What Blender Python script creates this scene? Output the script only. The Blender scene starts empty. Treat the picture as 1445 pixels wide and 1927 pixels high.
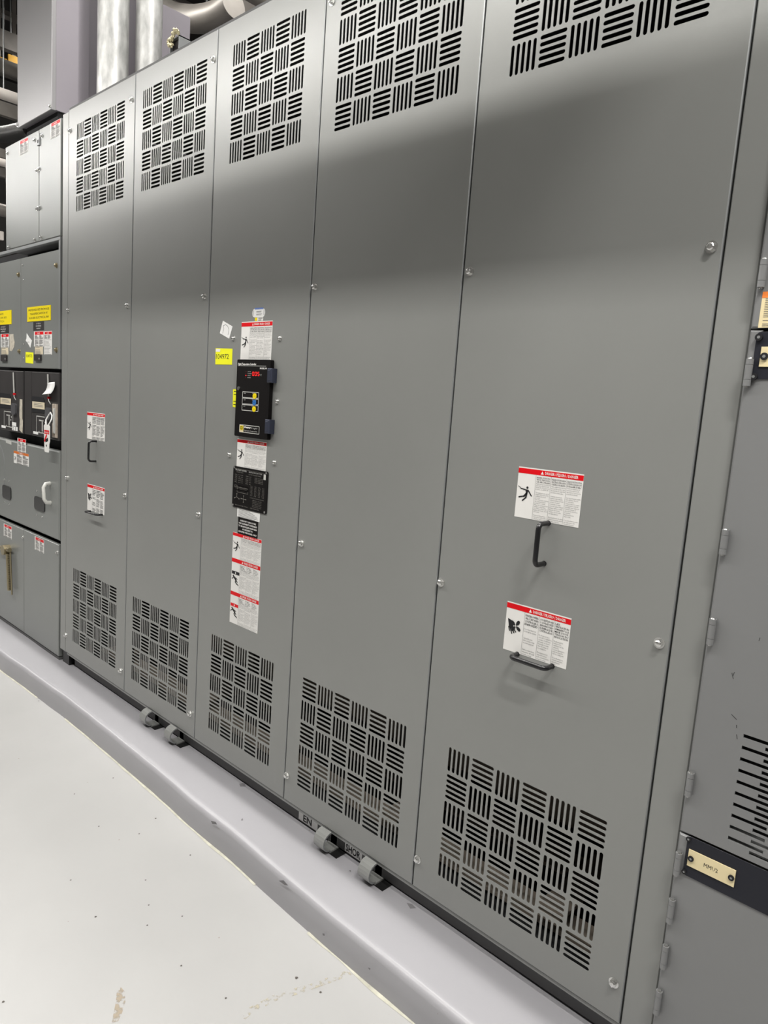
import bpy, math, random
from mathutils import Vector, Matrix, noise
random.seed(4)
C = bpy.context.scene.collection
sc = bpy.context.scene
PI = math.pi

# ------------------------------------------------------------------ camera
RR = [[0.7209914151354551, 0.6893317635206597, 0.07066186455412553],
      [0.15051081980517683, -0.056247601340084455, -0.9870069404340838],
      [-0.6764006744691655, 0.7222589058950949, -0.1443059265334376]]
CP = Vector((2.4817222796926632, -1.329759336857682, 1.3700741595113222))
FP = 1343.9128
cam = bpy.data.cameras.new('camera')
cam.sensor_fit = 'VERTICAL'; cam.sensor_height = 36.0; cam.sensor_width = 27.0
cam.lens = FP / 1927 * 36.0
cam.clip_start = 0.05; cam.clip_end = 100
co = bpy.data.objects.new('camera', cam); C.objects.link(co)
rx, dn, fw = Vector(RR[0]), Vector(RR[1]), Vector(RR[2])
m3 = Matrix((rx, -dn, -fw)).transposed()
co.matrix_world = Matrix.Translation(CP) @ m3.to_4x4()
sc.camera = co

# ------------------------------------------------------------------ world, exposure
w = bpy.data.worlds.new('world'); sc.world = w; w.use_nodes = True
w.node_tree.nodes['Background'].inputs[0].default_value = (0.9, 0.95, 1.0, 1)
w.node_tree.nodes['Background'].inputs[1].default_value = 0.22
sc.view_settings.view_transform = 'Standard'; sc.view_settings.look = 'None'
sc.view_settings.exposure = -0.1; sc.view_settings.gamma = 1.0
sc.view_settings.use_curve_mapping = False

# fixtures: (x, y, z, length along x, power) ; the lamp builder is further down
LAMPS = [(3.0, -0.9, 3.6, 0.7, 66), (3.75, -1.5, 3.4, 2.4, 26),
         (1.2, -1.5, 3.4, 2.4, 46), (-1.35, -1.5, 3.4, 2.4, 58), (-3.9, -1.5, 3.4, 2.4, 58), (-6.45, -1.5, 3.4, 2.4, 50),
         (2.2, 0.03, 4.4, 2.4, 95), (-0.6, 0.03, 4.4, 2.4, 95), (-3.4, 0.03, 4.4, 2.4, 70),
         (0.2, 1.9, 4.8, 1.2, 34), (-5.5, 1.9, 4.8, 1.2, 20)]  # this rear pair is added, unseen, to light the pipes and duct tops

def at(u, v, y=None, x=None, z=None):
    """the point of a plane that stands at y (or x, or z) seen at this pixel of the photograph"""
    d = rx * ((u - 722.5) / FP) + dn * ((v - 963.5) / FP) + fw
    if x is not None: t = (x - CP.x) / d.x
    elif z is not None: t = (z - CP.z) / d.z
    else: t = ((y or 0.0) - CP.y) / d.y
    return CP + d * t

# ------------------------------------------------------------------ materials
MATS = {}
def mat(name, col, rough=0.5, metal=0.0, noise_amt=0.0, scale=8.0, bump=0.0, bscale=60, emit=0, spec=0.5, stretch=None, alpha=1, trans=0, coat=0):
    if name in MATS: return MATS[name]
    m = bpy.data.materials.new(name); m.use_nodes = True; MATS[name] = m
    nt = m.node_tree; N = nt.nodes; L = nt.links; b = N['Principled BSDF']
    b.inputs['Base Color'].default_value = (*col, 1)
    b.inputs['Roughness'].default_value = rough; b.inputs['Metallic'].default_value = metal
    b.inputs['Specular IOR Level'].default_value = spec
    if coat: b.inputs['Coat Weight'].default_value = coat; b.inputs['Coat Roughness'].default_value = .15
    if trans: b.inputs['Transmission Weight'].default_value = trans
    if alpha < 1: b.inputs['Alpha'].default_value = alpha
    if emit:
        b.inputs['Emission Color'].default_value = (*col, 1); b.inputs['Emission Strength'].default_value = emit
    tc = N.new('ShaderNodeTexCoord'); mp = N.new('ShaderNodeMapping'); L.new(tc.outputs['Object'], mp.inputs[0])
    if stretch: mp.inputs['Scale'].default_value = stretch
    if noise_amt:
        n = N.new('ShaderNodeTexNoise'); n.inputs['Scale'].default_value = scale; n.inputs['Detail'].default_value = 6
        L.new(mp.outputs[0], n.inputs['Vector'])
        r = N.new('ShaderNodeMapRange'); r.inputs[1].default_value = .3; r.inputs[2].default_value = .7
        r.inputs[3].default_value = 1 - noise_amt; r.inputs[4].default_value = 1 + noise_amt
        L.new(n.outputs[0], r.inputs[0])
        mx = N.new('ShaderNodeVectorMath'); mx.operation = 'SCALE'; mx.inputs[0].default_value = col
        L.new(r.outputs[0], mx.inputs['Scale']); L.new(mx.outputs[0], b.inputs['Base Color'])
    if bump:
        n2 = N.new('ShaderNodeTexNoise'); n2.inputs['Scale'].default_value = bscale; n2.inputs['Detail'].default_value = 3
        L.new(mp.outputs[0], n2.inputs['Vector'])
        bp = N.new('ShaderNodeBump'); bp.inputs['Strength'].default_value = bump; bp.inputs['Distance'].default_value = .002
        L.new(n2.outputs[0], bp.inputs['Height']); L.new(bp.outputs[0], b.inputs['Normal'])
    return m

PANEL = mat('satin grey enamel', (0.265, 0.27, 0.258), .30, .12, .03, 2.5, .05, 90)
PANEL2 = mat('satin grey enamel switchgear', (0.235, 0.245, 0.235), .32, .12, .03, 2.5, .05, 90)
MCC = mat('grey enamel motor control', (0.225, 0.228, 0.228), .38, .08, .04, 3, .05, 120)
EDGE = mat('grey enamel edge', (0.30, 0.31, 0.31), .4, .4)
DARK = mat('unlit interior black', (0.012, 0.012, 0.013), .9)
DGREY = mat('dark grey channel', (0.11, 0.11, 0.11), .6, .2)
DUCT = mat('grey bus housing', (0.30, 0.295, 0.30), .34, .2, .04, 3, .04, 60)
DUCT2 = mat('bus housing side', (0.27, 0.25, 0.275), .42, .2, .05, 3)
STEEL = mat('zinc bolt', (0.72, 0.72, 0.70), .25, .95)
LATCH = mat('dark grey latch', (0.075, 0.075, 0.08), .5)
BRASS = mat('brass bolt', (0.36, 0.31, 0.20), .35, .8)
BLACKP = mat('black plastic', (0.007, 0.006, 0.006), .5, 0, .1, 5, spec=.12)
BLACKB = mat('charcoal plastic', (0.045, 0.042, 0.042), .42, 0, .1, 8, spec=.2)
BLUEP = mat('slate blue plastic', (0.035, 0.04, 0.06), .45, spec=.2)
HANDLE = mat('black handle', (0.01, 0.01, 0.011), .25)
WHITE = mat('white vinyl', (0.80, 0.79, 0.76), .4, 0, .01, spec=.2)
PAPER = mat('white paper', (0.82, 0.82, 0.80), .6)
CREAM = mat('cream plastic', (0.82, 0.70, 0.42), .4, 0, .03, 20)
BEIGE = mat('beige paper', (0.66, 0.58, 0.42), .6, 0, .05, 30)
TAPE = mat('old tape residue', (0.50, 0.46, 0.38), .7, 0, .2, 60)
RED = mat('label red', (0.72, 0.004, 0.01), .4, spec=.2)
ORANGE = mat('label orange', (0.65, 0.17, 0.03), .4)
BRIGHTOR = mat('bright orange', (0.9, 0.25, 0.05), .4)
YELLOW = mat('yellow sign', (0.90, 0.72, 0.01), .4, spec=.2)
NOTE = mat('yellow note', (0.88, 0.88, 0.02), .55, spec=.2)
INK = mat('ink', (0.02, 0.02, 0.022), .5, spec=.2)
GREYINK = mat('grey ink', (0.16, 0.16, 0.16), .5)
SILK = mat('silk screen', (0.55, 0.55, 0.52), .4)
DULLSILK = mat('engraved text', (0.20, 0.19, 0.17), .4)
BLUE = mat('blue button', (0.03, 0.17, 0.50), .35)
LED = mat('red display digits', (1.0, 0.02, 0.02), .4, emit=1.3)
REDDIM = mat('unlit red lens', (0.09, 0.006, 0.006), .4)
BLUEINK = mat('blue ink', (0.12, 0.2, 0.5), .5)
GALV = mat('galvanised steel', (0.50, 0.50, 0.485), .46, .45, .32, 30, .35, 40, stretch=(1, 1, .4))
DUCTR = mat('dull round duct', (0.27, 0.25, 0.225), .42, .5, .12, 5)
JOIST = mat('joist paint', (0.20, 0.185, 0.17), .7, 0, .2, 4)
DECK = mat('roof deck', (0.05, 0.048, 0.045), .8, 0, .2, 3)
WHITEPIPE = mat('white pipe', (0.65, 0.60, 0.55), .5, 0, .08, 6)
YEL2 = mat('yellow crane panel', (0.55, 0.29, 0.01), .5)
RUBBER = mat('black rubber', (0.012, 0.012, 0.012), .35)
WALLM = mat('painted block wall', (0.26, 0.255, 0.245), .8, 0, .05, 3)
WHITEH = mat('light grey handle', (0.62, 0.62, 0.58), .4)
CLEAR = mat('smoked clear cover', (0.50, 0.43, 0.36), .2, 0, .25, 30)
WINDOWP = mat('dark inspection pane', (0.03, 0.03, 0.03), .15)
TAN = mat('tan core and floor pan', (0.34, 0.29, 0.235), .7, 0, .15, 20)
COIL = mat('varnished coil', (0.03, 0.026, 0.022), .5, 0, .2, 10)
LAMPM = mat('lamp diffuser', (1.0, 0.96, 0.9), .5, emit=14)
FLUFF = mat('mineral wool', (0.55, 0.50, 0.33), .9, 0, .3, 60)
SPECK = mat('dark speck', (0.08, 0.07, 0.06), .8)
SCUFF = mat('black scuff', (0.05, 0.05, 0.05), .7)

def epoxy(name, col, rough, stains=False):
    m = bpy.data.materials.new(name); m.use_nodes = True
    nt = m.node_tree; N = nt.nodes; L = nt.links; b = N['Principled BSDF']
    b.inputs['Roughness'].default_value = rough
    tc = N.new('ShaderNodeTexCoord')
    n1 = N.new('ShaderNodeTexNoise'); n1.inputs['Scale'].default_value = 2.2; n1.inputs['Detail'].default_value = 8
    L.new(tc.outputs['Object'], n1.inputs['Vector'])
    r1 = N.new('ShaderNodeMapRange'); r1.inputs[1].default_value = .35; r1.inputs[2].default_value = .65
    r1.inputs[3].default_value = .965; r1.inputs[4].default_value = 1.03; L.new(n1.outputs[0], r1.inputs[0])
    sv = N.new('ShaderNodeVectorMath'); sv.operation = 'SCALE'; sv.inputs[0].default_value = col
    L.new(r1.outputs[0], sv.inputs['Scale'])
    out = sv.outputs[0]
    # small specks
    vo = N.new('ShaderNodeTexVoronoi'); vo.inputs['Scale'].default_value = 16; vo.inputs['Randomness'].default_value = 1
    L.new(tc.outputs['Object'], vo.inputs['Vector'])
    sep = N.new('ShaderNodeSeparateColor'); L.new(vo.outputs['Color'], sep.inputs[0])
    lt = N.new('ShaderNodeMath'); lt.operation = 'LESS_THAN'; lt.inputs[1].default_value = .035; L.new(vo.outputs['Distance'], lt.inputs[0])
    gt = N.new('ShaderNodeMath'); gt.operation = 'GREATER_THAN'; gt.inputs[1].default_value = .66; L.new(sep.outputs[0], gt.inputs[0])
    mu = N.new('ShaderNodeMath'); mu.operation = 'MULTIPLY'; L.new(lt.outputs[0], mu.inputs[0]); L.new(gt.outputs[0], mu.inputs[1])
    mu2 = N.new('ShaderNodeMath'); mu2.operation = 'MULTIPLY'; mu2.inputs[1].default_value = .75; L.new(mu.outputs[0], mu2.inputs[0])
    mix = N.new('ShaderNodeMix'); mix.data_type = 'RGBA'; mix.inputs[7].default_value = (.22, .19, .15, 1)
    L.new(mu2.outputs[0], mix.inputs[0]); L.new(out, mix.inputs[6]); out = mix.outputs[2]
    L.new(out, b.inputs['Base Color'])
    n2 = N.new('ShaderNodeTexNoise'); n2.inputs['Scale'].default_value = 9; n2.inputs['Detail'].default_value = 4
    L.new(tc.outputs['Object'], n2.inputs['Vector'])
    bp = N.new('ShaderNodeBump'); bp.inputs['Strength'].default_value = .25; bp.inputs['Distance'].default_value = .004
    L.new(n2.outputs[0], bp.inputs['Height']); L.new(bp.outputs[0], b.inputs['Normal'])
    return m
FLOORM = epoxy('light grey epoxy floor', (0.36, 0.357, 0.35), .34)
PADM = epoxy('grey epoxy pad', (0.325, 0.32, 0.335), .32)

def stainmat(name, col, thr, scale):
    """a broken stain: bare flecks of residue, the rest see-through"""
    m = bpy.data.materials.new(name); m.use_nodes = True
    nt = m.node_tree; N = nt.nodes; L = nt.links; b = N['Principled BSDF']
    b.inputs['Base Color'].default_value = (*col, 1); b.inputs['Roughness'].default_value = .7
    tc = N.new('ShaderNodeTexCoord'); n = N.new('ShaderNodeTexNoise'); n.inputs['Scale'].default_value = scale; n.inputs['Detail'].default_value = 8
    L.new(tc.outputs['Object'], n.inputs['Vector'])
    r = N.new('ShaderNodeMapRange'); r.inputs[1].default_value = thr; r.inputs[2].default_value = thr + .12; r.inputs[4].default_value = .75
    L.new(n.outputs[0], r.inputs[0]); L.new(r.outputs[0], b.inputs['Alpha'])
    return m
STAIN = stainmat('brown floor stain', (.36, .30, .22), .45, 60)
STAIN2 = stainmat('faint tan floor stain', (.44, .40, .30), .5, 70)

# ------------------------------------------------------------------ mesh builder
class MB:
    def __init__(s): s.v = []; s.f = []; s.m = []; s.mats = []; s.sm = []
    def mi(s, m):
        if m not in s.mats: s.mats.append(m)
        return s.mats.index(m)
    def face(s, pts, m, smooth=False):
        i = len(s.v); s.v += [tuple(p) for p in pts]; s.f.append(list(range(i, i + len(pts)))); s.m.append(s.mi(m)); s.sm.append(smooth)
    def box(s, x0, x1, y0, y1, z0, z1, m, bev=0.0):
        if x0 > x1: x0, x1 = x1, x0
        if y0 > y1: y0, y1 = y1, y0
        if z0 > z1: z0, z1 = z1, z0
        if bev > 0:   # bevel the four edges of the front (-y) face
            i = len(s.v)
            s.v += [(x0, y1, z0), (x1, y1, z0), (x1, y1, z1), (x0, y1, z1),
                    (x0, y0 + bev, z0), (x1, y0 + bev, z0), (x1, y0 + bev, z1), (x0, y0 + bev, z1),
                    (x0 + bev, y0, z0 + bev), (x1 - bev, y0, z0 + bev), (x1 - bev, y0, z1 - bev), (x0 + bev, y0, z1 - bev)]
            F = [(3, 2, 1, 0), (8, 9, 10, 11)]
            for a in range(4):
                b = (a + 1) % 4
                F += [(a, b, b + 4, a + 4), (a + 4, b + 4, b + 8, a + 8)]
            for q in F: s.f.append([i + k for k in q]); s.m.append(s.mi(m)); s.sm.append(False)
            return
        i = len(s.v)
        s.v += [(x0, y0, z0), (x1, y0, z0), (x1, y1, z0), (x0, y1, z0), (x0, y0, z1), (x1, y0, z1), (x1, y1, z1), (x0, y1, z1)]
        for q in [(0, 3, 2, 1), (4, 5, 6, 7), (0, 1, 5, 4), (1, 2, 6, 5), (2, 3, 7, 6), (3, 0, 4, 7)]:
            s.f.append([i + k for k in q]); s.m.append(s.mi(m)); s.sm.append(False)
    def tube(s, pts, r, m, n=10, cap=True):
        pts = [Vector(p) for p in pts]; rs = r if isinstance(r, (list, tuple)) else [r] * len(pts)
        rings = []; up = None
        for k, p in enumerate(pts):
            a = pts[max(k - 1, 0)]; b = pts[min(k + 1, len(pts) - 1)]; d = (b - a).normalized()
            if up is None:
                up = Vector((0, 0, 1)) if abs(d.z) < .9 else Vector((1, 0, 0))
            u = (up - d * up.dot(d)).normalized(); w_ = d.cross(u); up = u
            i = len(s.v)
            for j in range(n):
                a_ = 2 * PI * j / n
                s.v.append(tuple(p + (u * math.cos(a_) + w_ * math.sin(a_)) * rs[k]))
            rings.append(i)
        mi = s.mi(m)
        for k in range(len(rings) - 1):
            for j in range(n):
                a, b = rings[k], rings[k + 1]; j2 = (j + 1) % n
                s.f.append([a + j, a + j2, b + j2, b + j]); s.m.append(mi); s.sm.append(True)
        if cap:
            for r0, rev in ((rings[0], True), (rings[-1], False)):
                i = len(s.v); s.v += s.v[r0:r0 + n]; q = list(range(i, i + n))
                s.f.append(q[::-1] if rev else q); s.m.append(mi); s.sm.append(False)
    def poly(s, pts, y, m, y2=None):
        """flat polygon in x,z standing at y; with y2 it gets a thickness"""
        if sum(pts[k][0] * pts[(k + 1) % len(pts)][1] - pts[(k + 1) % len(pts)][0] * pts[k][1] for k in range(len(pts))) < 0:
            pts = list(reversed(pts))
        s.face([(p[0], y, p[1]) for p in pts], m)
        if y2 is not None:
            for k in range(len(pts)):
                a, b = pts[k], pts[(k + 1) % len(pts)]
                s.face([(a[0], y, a[1]), (a[0], y2, a[1]), (b[0], y2, b[1]), (b[0], y, b[1])], m)
            s.face([(p[0], y2, p[1]) for p in reversed(pts)], m)
    def stroke(s, a, b, wd, y, m):
        d = Vector((b[0] - a[0], b[1] - a[1])); d.normalize(); n = Vector((-d.y, d.x)) * wd / 2
        s.poly([(a[0] - n.x, a[1] - n.y), (b[0] - n.x, b[1] - n.y), (b[0] + n.x, b[1] + n.y), (a[0] + n.x, a[1] + n.y)], y, m)
    def disc(s, x, z, r, y, m, n=14, y2=None, rz=None):
        s.poly([(x + r * math.cos(2 * PI * k / n), z + (rz or r) * math.sin(2 * PI * k / n)) for k in range(n)], y, m, y2)
    def text(s, txt, x, z, size, y, m, width=None, align='LEFT', bold=0.0, shear=0, mono=False):
        """flat lettering in the plane y; x,z = baseline start (or centre)"""
        cu = bpy.data.curves.new('t', 'FONT'); cu.body = txt; cu.size = size; cu.resolution_u = 1 if size < .012 else 3
        cu.offset = bold; cu.shear = shear
        o = bpy.data.objects.new('t', cu); me = bpy.data.meshes.new_from_object(o)
        if not len(me.vertices): return
        xs = [v.co.x for v in me.vertices]; wdt = max(xs) - min(xs); k = 1.0
        if width: k = width / max(wdt, 1e-6)
        off = 0 if align == 'LEFT' else (wdt * k / 2 if align == 'CENTER' else wdt * k)
        i = len(s.v); x_min = min(xs)
        s.v += [(x + (v.co.x - x_min) * k - off, y, z + v.co.y) for v in me.vertices]
        mi = s.mi(m)
        for p in me.polygons:
            s.f.append([i + q for q in p.vertices]); s.m.append(mi); s.sm.append(False)
        bpy.data.objects.remove(o); bpy.data.meshes.remove(me); bpy.data.curves.remove(cu)
    def build(s, name, parent=None, origin=None, **props):
        me = bpy.data.meshes.new(name)
        og = Vector(origin) if origin is not None else Vector((0, 0, 0))
        me.from_pydata([tuple(Vector(v) - og) for v in s.v], [], s.f)
        for m in s.mats: me.materials.append(m)
        me.polygons.foreach_set('material_index', s.m)
        me.polygons.foreach_set('use_smooth', s.sm)
        me.update()
        o = bpy.data.objects.new(name, me); C.objects.link(o)
        if parent is not None:
            o.parent = parent; o.location = og - world_loc(parent)
        else: o.location = og
        for k, v in props.items(): o[k] = v
        return o

def world_loc(o):
    l = o.location.copy()
    while o.parent is not None: o = o.parent; l += o.location
    return l

def thing(name, label, cat, loc, group=None):
    o = bpy.data.objects.new(name, None); C.objects.link(o); o.location = loc; o.empty_display_size = .05
    o['label'] = label; o['category'] = cat
    if group: o['group'] = group
    return o
def tag(o, label, cat, group=None):
    o['label'] = label; o['category'] = cat
    if group: o['group'] = group
    return o

# ------------------------------------------------------------------ key dimensions (metres)
U = 0.07
ZB, ZT = 0.1564, 2.4928          # bottom and top of the transformer panels
PADZ = 0.090
SEAM = [-0.7094, -0.1396, 0.3879, 0.8968, 1.4289, 1.9984]
GX = [-0.6296, -0.0802, 0.4752, 0.9574, 1.5088]
GLB, GUB = 0.2269, 2.0808        # bottoms of the two rows of grilles
GAP = 0.12

# ================================================================== THE SETTING
SPOTS = [(213, 1464, .003), (293, 1540, .003), (180, 1725, .003), (558, 1840, .004), (525, 1695, .003), (603, 1867, .003), (6, 1885, .003), (274, 1656, .0025), (73, 1319, .003), (140, 1494, .0025),
         (425, 1878, .0025), (744, 1885, .005), (186, 1555, .0025), (262, 1569, .0025), (280, 1703, .0025), (343, 1724, .0025), (358, 1609, .0025), (133, 1656, .0025), (277, 1741, .0025), (341, 1817, .0025)]
CAULK = mat('sealant', (0.40, 0.39, 0.32), .6, 0, .2, 30)
CHIP = mat('pad chip', (0.17, 0.165, 0.17), .6)
def build_setting():
    b = MB(); b.box(-12, 7, -5.2, 6, -.1, 0, FLOORM); fl = b.build('floor', kind='structure')
    for (u, v, q) in SPOTS:
        p = at(u, v, z=.0008); b = MB(); b.face([(p.x + q * .9 * math.cos(k * PI / 4) * (1 + .3 * math.sin(k * 2.3 + u)), p.y + q * math.sin(k * PI / 4), .0008) for k in range(8)], SPECK); b.build('grit_speck', fl)
    # raised pad with a hand-formed, rounded front edge
    edge = [(-12, -.17), (-1.6, -.17), (-1.05, -.166), (-.75, -.156), (-.255, -.142), (.3, -.151), (.79, -.159), (1.1, -.17), (1.467, -.18), (1.9, -.178), (2.6, -.18), (7, -.18)]
    def ey(x):
        for a, c in zip(edge, edge[1:]):
            if a[0] <= x <= c[0]:
                t = (x - a[0]) / (c[0] - a[0]); t = t * t * (3 - 2 * t); return a[1] + (c[1] - a[1]) * t
        return -.17
    prof = [(-.003, 0), (0, .03), (.002, .070), (.005, .079), (.010, .085), (.018, .0885), (.03, .0898), (.09, .090)]
    b = MB(); mi = b.mi(PADM); xs = []; x = -5.
    while x < 3.6: xs.append(x); x += .035
    xs = [-12] + xs + [7]
    for x in xs:
        j = noise.noise(Vector((x * 2.3, 0, 0))) * .004 + noise.noise(Vector((x * 9, 3, 0))) * .0018
        jz = noise.noise(Vector((x * 3, 7, 0))) * .003
        for (o, z) in prof: b.v.append((x, ey(x) + o + j, z + (jz if z > .05 else 0)))
        b.v.append((x, 4.2, PADZ))
    n = len(prof) + 1
    for k in range(len(xs) - 1):
        for q in range(n - 1):
            b.f.append([k * n + q, (k + 1) * n + q, (k + 1) * n + q + 1, k * n + q + 1]); b.m.append(mi); b.sm.append(q < n - 2)
    pad = b.build('concrete_pad', kind='structure')
    # yellowish sealant where the pad meets the floor
    b = MB(); x = -3.2; prev = None
    while x < 2.6:
        yb = ey(x) + noise.noise(Vector((x * 2.3, 0, 0))) * .004 + noise.noise(Vector((x * 9, 3, 0))) * .0018 - .003; wd = .006 + .005 * noise.noise(Vector((x * 7, 9, 0)))
        if prev and noise.noise(Vector((x * 3.1, 4, 2))) > -.1: b.face([(prev[0], prev[1] - prev[2], .0006), (x, yb - wd, .0006), (x, yb + .004, .003), (prev[0], prev[1] + .004, .003)], CAULK)
        prev = (x, yb, wd); x += .03
    b.build('sealant_line', pad)
    for pts, zz in (([(765, 1699), (775, 1701), (783, 1709), (772, 1710)], PADZ), ([(450, 1475), (460, 1473), (462, 1479), (452, 1480)], PADZ), ([(270, 1340), (276, 1339), (275, 1343)], PADZ), ([(656, 1638), (660, 1637), (660, 1641)], PADZ), ([(454, 1541), (457, 1540), (457, 1543), (454, 1544)], PADZ)):
        P3 = [at(u, v, z=zz + .0012) for u, v in pts]; b = MB(); b.face(P3[::-1], CHIP); b.build('chip', pad)
    for pts in ([(527, 1656), (536, 1655), (545, 1665), (538, 1664)], [(393, 1546), (402, 1548), (405, 1553), (396, 1552)], [(612, 1753), (616, 1753), (617, 1757), (613, 1757)], [(700, 1815), (705, 1816), (704, 1820)]):
        P3 = [at(u, v, y=-.1715) for u, v in pts]; b = MB(); b.face([(p.x, ey(p.x) - .006, p.z) for p in P3][::-1], CHIP); b.build('chip', pad)
    # walls and roof of the plant room
    b = MB(); b.box(-12, 7, 6, 6.2, 0, 7, WALLM); b.build('wall_back', kind='structure')
    b = MB(); b.box(-12, 7, -5.4, -5.2, 0, 7, WALLM); b.build('wall_front', kind='structure')
    b = MB(); b.box(-12.2, -12, -5.4, 6.2, 0, 7, WALLM); b.build('wall_left', kind='structure')
    b = MB(); b.box(7, 7.2, -5.4, 6.2, 0, 7, WALLM); b.build('wall_right', kind='structure')
    b = MB(); b.box(-12, 7, -5.2, 6, 6.6, 6.8, DECK); b.build('ceiling', kind='structure')
build_setting()

# ================================================================== fixtures
def lamp(x, y, z, ln, pw):
    t = thing('strip_light', 'ceiling strip light, ' + LAMPLAB[(x, y)], 'lamp', (x, y, z), 'ceiling strip lights')
    b = MB(); b.box(x - ln / 2, x + ln / 2, y - .05, y + .05, z + .015, z + .06, WHITE)
    b.box(x - ln / 2, x - ln / 2 + .02, y - .05, y + .05, z - .01, z + .015, WHITE); b.box(x + ln / 2 - .02, x + ln / 2, y - .05, y + .05, z - .01, z + .015, WHITE)
    b.build('housing', t)
    b = MB(); b.box(x - ln / 2 + .02, x + ln / 2 - .02, y - .035, y + .035, z - .002, z + .014, LAMPM); b.build('diffuser', t)
    for s in (-1, 1):
        b = MB(); b.tube([(x + s * ln * .4, y, z + .06), (x + s * ln * .4, y, 6.6)], .003, STEEL, 6); b.build('hanger', t)
    ld = bpy.data.lights.new('strip_light_source', 'AREA'); ld.shape = 'RECTANGLE'; ld.size = ln; ld.size_y = .02 if y > -.5 else .08; ld.energy = pw
    ld.color = (1, .98, .95)
    lo = bpy.data.objects.new('strip_light_source', ld); C.objects.link(lo); lo.parent = t; lo.location = (0, 0, -.012)
_pl = {-.9: 'short one over the aisle, above the motor control cabinet', -1.5: 'mid-aisle row', 0.03: 'row just over the cabinet fronts', 1.9: 'short one added behind the cabinets to light the pipes and ducts'}
_px = {3.75: ', over the motor control cabinet', 3.0: '', 1.2: ', nearest the viewer', -1.35: ', second from the viewer', -3.9: ', third from the viewer', -6.45: ', furthest from the viewer', 2.2: ', right one', -.6: ', middle one', -3.4: ', left one', .2: ', nearer the pipes', -5.5: ', further left'}
LAMPLAB = {(L_[0], L_[1]): _pl[L_[1]] + _px[L_[0]] for L_ in LAMPS}
for L_ in LAMPS: lamp(*L_)

# ================================================================== small helpers for hardware
def bolt_mb(b, x, z, y=0, r=.0075, m=None, washer=True):
    m = m or STEEL
    if washer: b.disc(x, z, r * 1.45, y - .0015, m, 16, y)
    # hex head with a domed cap
    y0 = y - (.0015 if washer else 0); h = r * .85
    ring = [(x + r * math.cos(PI * k / 3 + .4), z + r * math.sin(PI * k / 3 + .4)) for k in range(6)]
    b.poly(ring, y0 - h, m, y0)
    n = 12
    for (ra, ya, rb, yb) in ((r * .9, y0 - h, r * .62, y0 - h - r * .22), (r * .62, y0 - h - r * .22, r * .05, y0 - h - r * .32)):
        for k in range(n):
            a0, a1 = 2 * PI * k / n, 2 * PI * (k + 1) / n
            b.face([(x + ra * math.cos(a0), ya, z + ra * math.sin(a0)), (x + ra * math.cos(a1), ya, z + ra * math.sin(a1)),
                    (x + rb * math.cos(a1), yb, z + rb * math.sin(a1)), (x + rb * math.cos(a0), yb, z + rb * math.sin(a0))], m, True)
def bolt(parent, u, v, y=0, r=.0075, m=None, washer=True, name='bolt'):
    p = at(u, v, y=y); b = MB(); bolt_mb(b, p.x, p.z, y, r, m, washer)
    return b.build(name, parent, (p.x, y, p.z))

def bar_handle(parent, a, c, depth, r, m, name='handle', label=None):
    """a bent bar handle; a and c are its two feet"""
    a = Vector(a); c = Vector(c); d = (c - a).normalized(); o = Vector((0, -depth, 0)); R_ = .012
    pts = [a + Vector((0, .001, 0)), a + o * ((depth - R_) / depth)]
    for k in range(1, 6):
        t = k / 5 * PI / 2
        pts.append(a + o * ((depth - R_) / depth) + Vector((0, -1, 0)) * R_ * math.sin(t) + d * R_ * (1 - math.cos(t)))
    for k in range(0, 6):
        t = PI / 2 - k / 5 * PI / 2
        pts.append(c + o * ((depth - R_) / depth) + Vector((0, -1, 0)) * R_ * math.sin(t) - d * R_ * (1 - math.cos(t)))
    pts.append(c + Vector((0, .001, 0)))
    b = MB(); b.tube(pts, r, m, 12)
    for p in (a, c): b.tube([p + Vector((0, .0008, 0)), p + Vector((0, -.002, 0))], r * 1.1, m, 12)
    q = b.build(name, parent, (a + c) / 2)
    if label: q['label'] = label
    return q

def rect_of(tl, tr, br, bl, y=0):
    P = [at(*p, y=y) for p in (tl, tr, br, bl)]
    return (P[0].x + P[3].x) / 2, (P[1].x + P[2].x) / 2, (P[3].z + P[2].z) / 2, (P[0].z + P[1].z) / 2   # x0,x1,z0,z1

# ------------------------------------------------------------------ printed labels
def fig_shock(b, x, z, s, y):
    """falling person struck by a bolt: x,z centre, s size"""
    P = lambda a, c: (x + a * s, z + c * s)
    b.disc(*P(.12, .42), .085 * s, y, INK, 12)
    b.poly([P(-.02, .30), P(.22, .28), P(.16, .02), P(.04, .02)], y, INK)
    b.stroke(P(.02, .26), P(-.38, .32), .07 * s, y, INK); b.stroke(P(.2, .25), P(.5, -.12), .08 * s, y, INK)
    b.stroke(P(.1, .05), P(-.12, -.22), .12 * s, y, INK); b.stroke(P(-.06, -.16), P(-.5, -.28), .085 * s, y, INK)
    b.stroke(P(.12, .05), P(.06, -.28), .11 * s, y, INK); b.stroke(P(.07, -.24), P(-.2, -.5), .085 * s, y, INK)
    b.stroke(P(-.6, .46), P(-.46, .40), .04 * s, y, INK); b.stroke(P(-.47, .42), P(-.42, .34), .04 * s, y, INK); b.stroke(P(-.44, .35), P(-.33, .31), .04 * s, y, INK)
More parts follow.
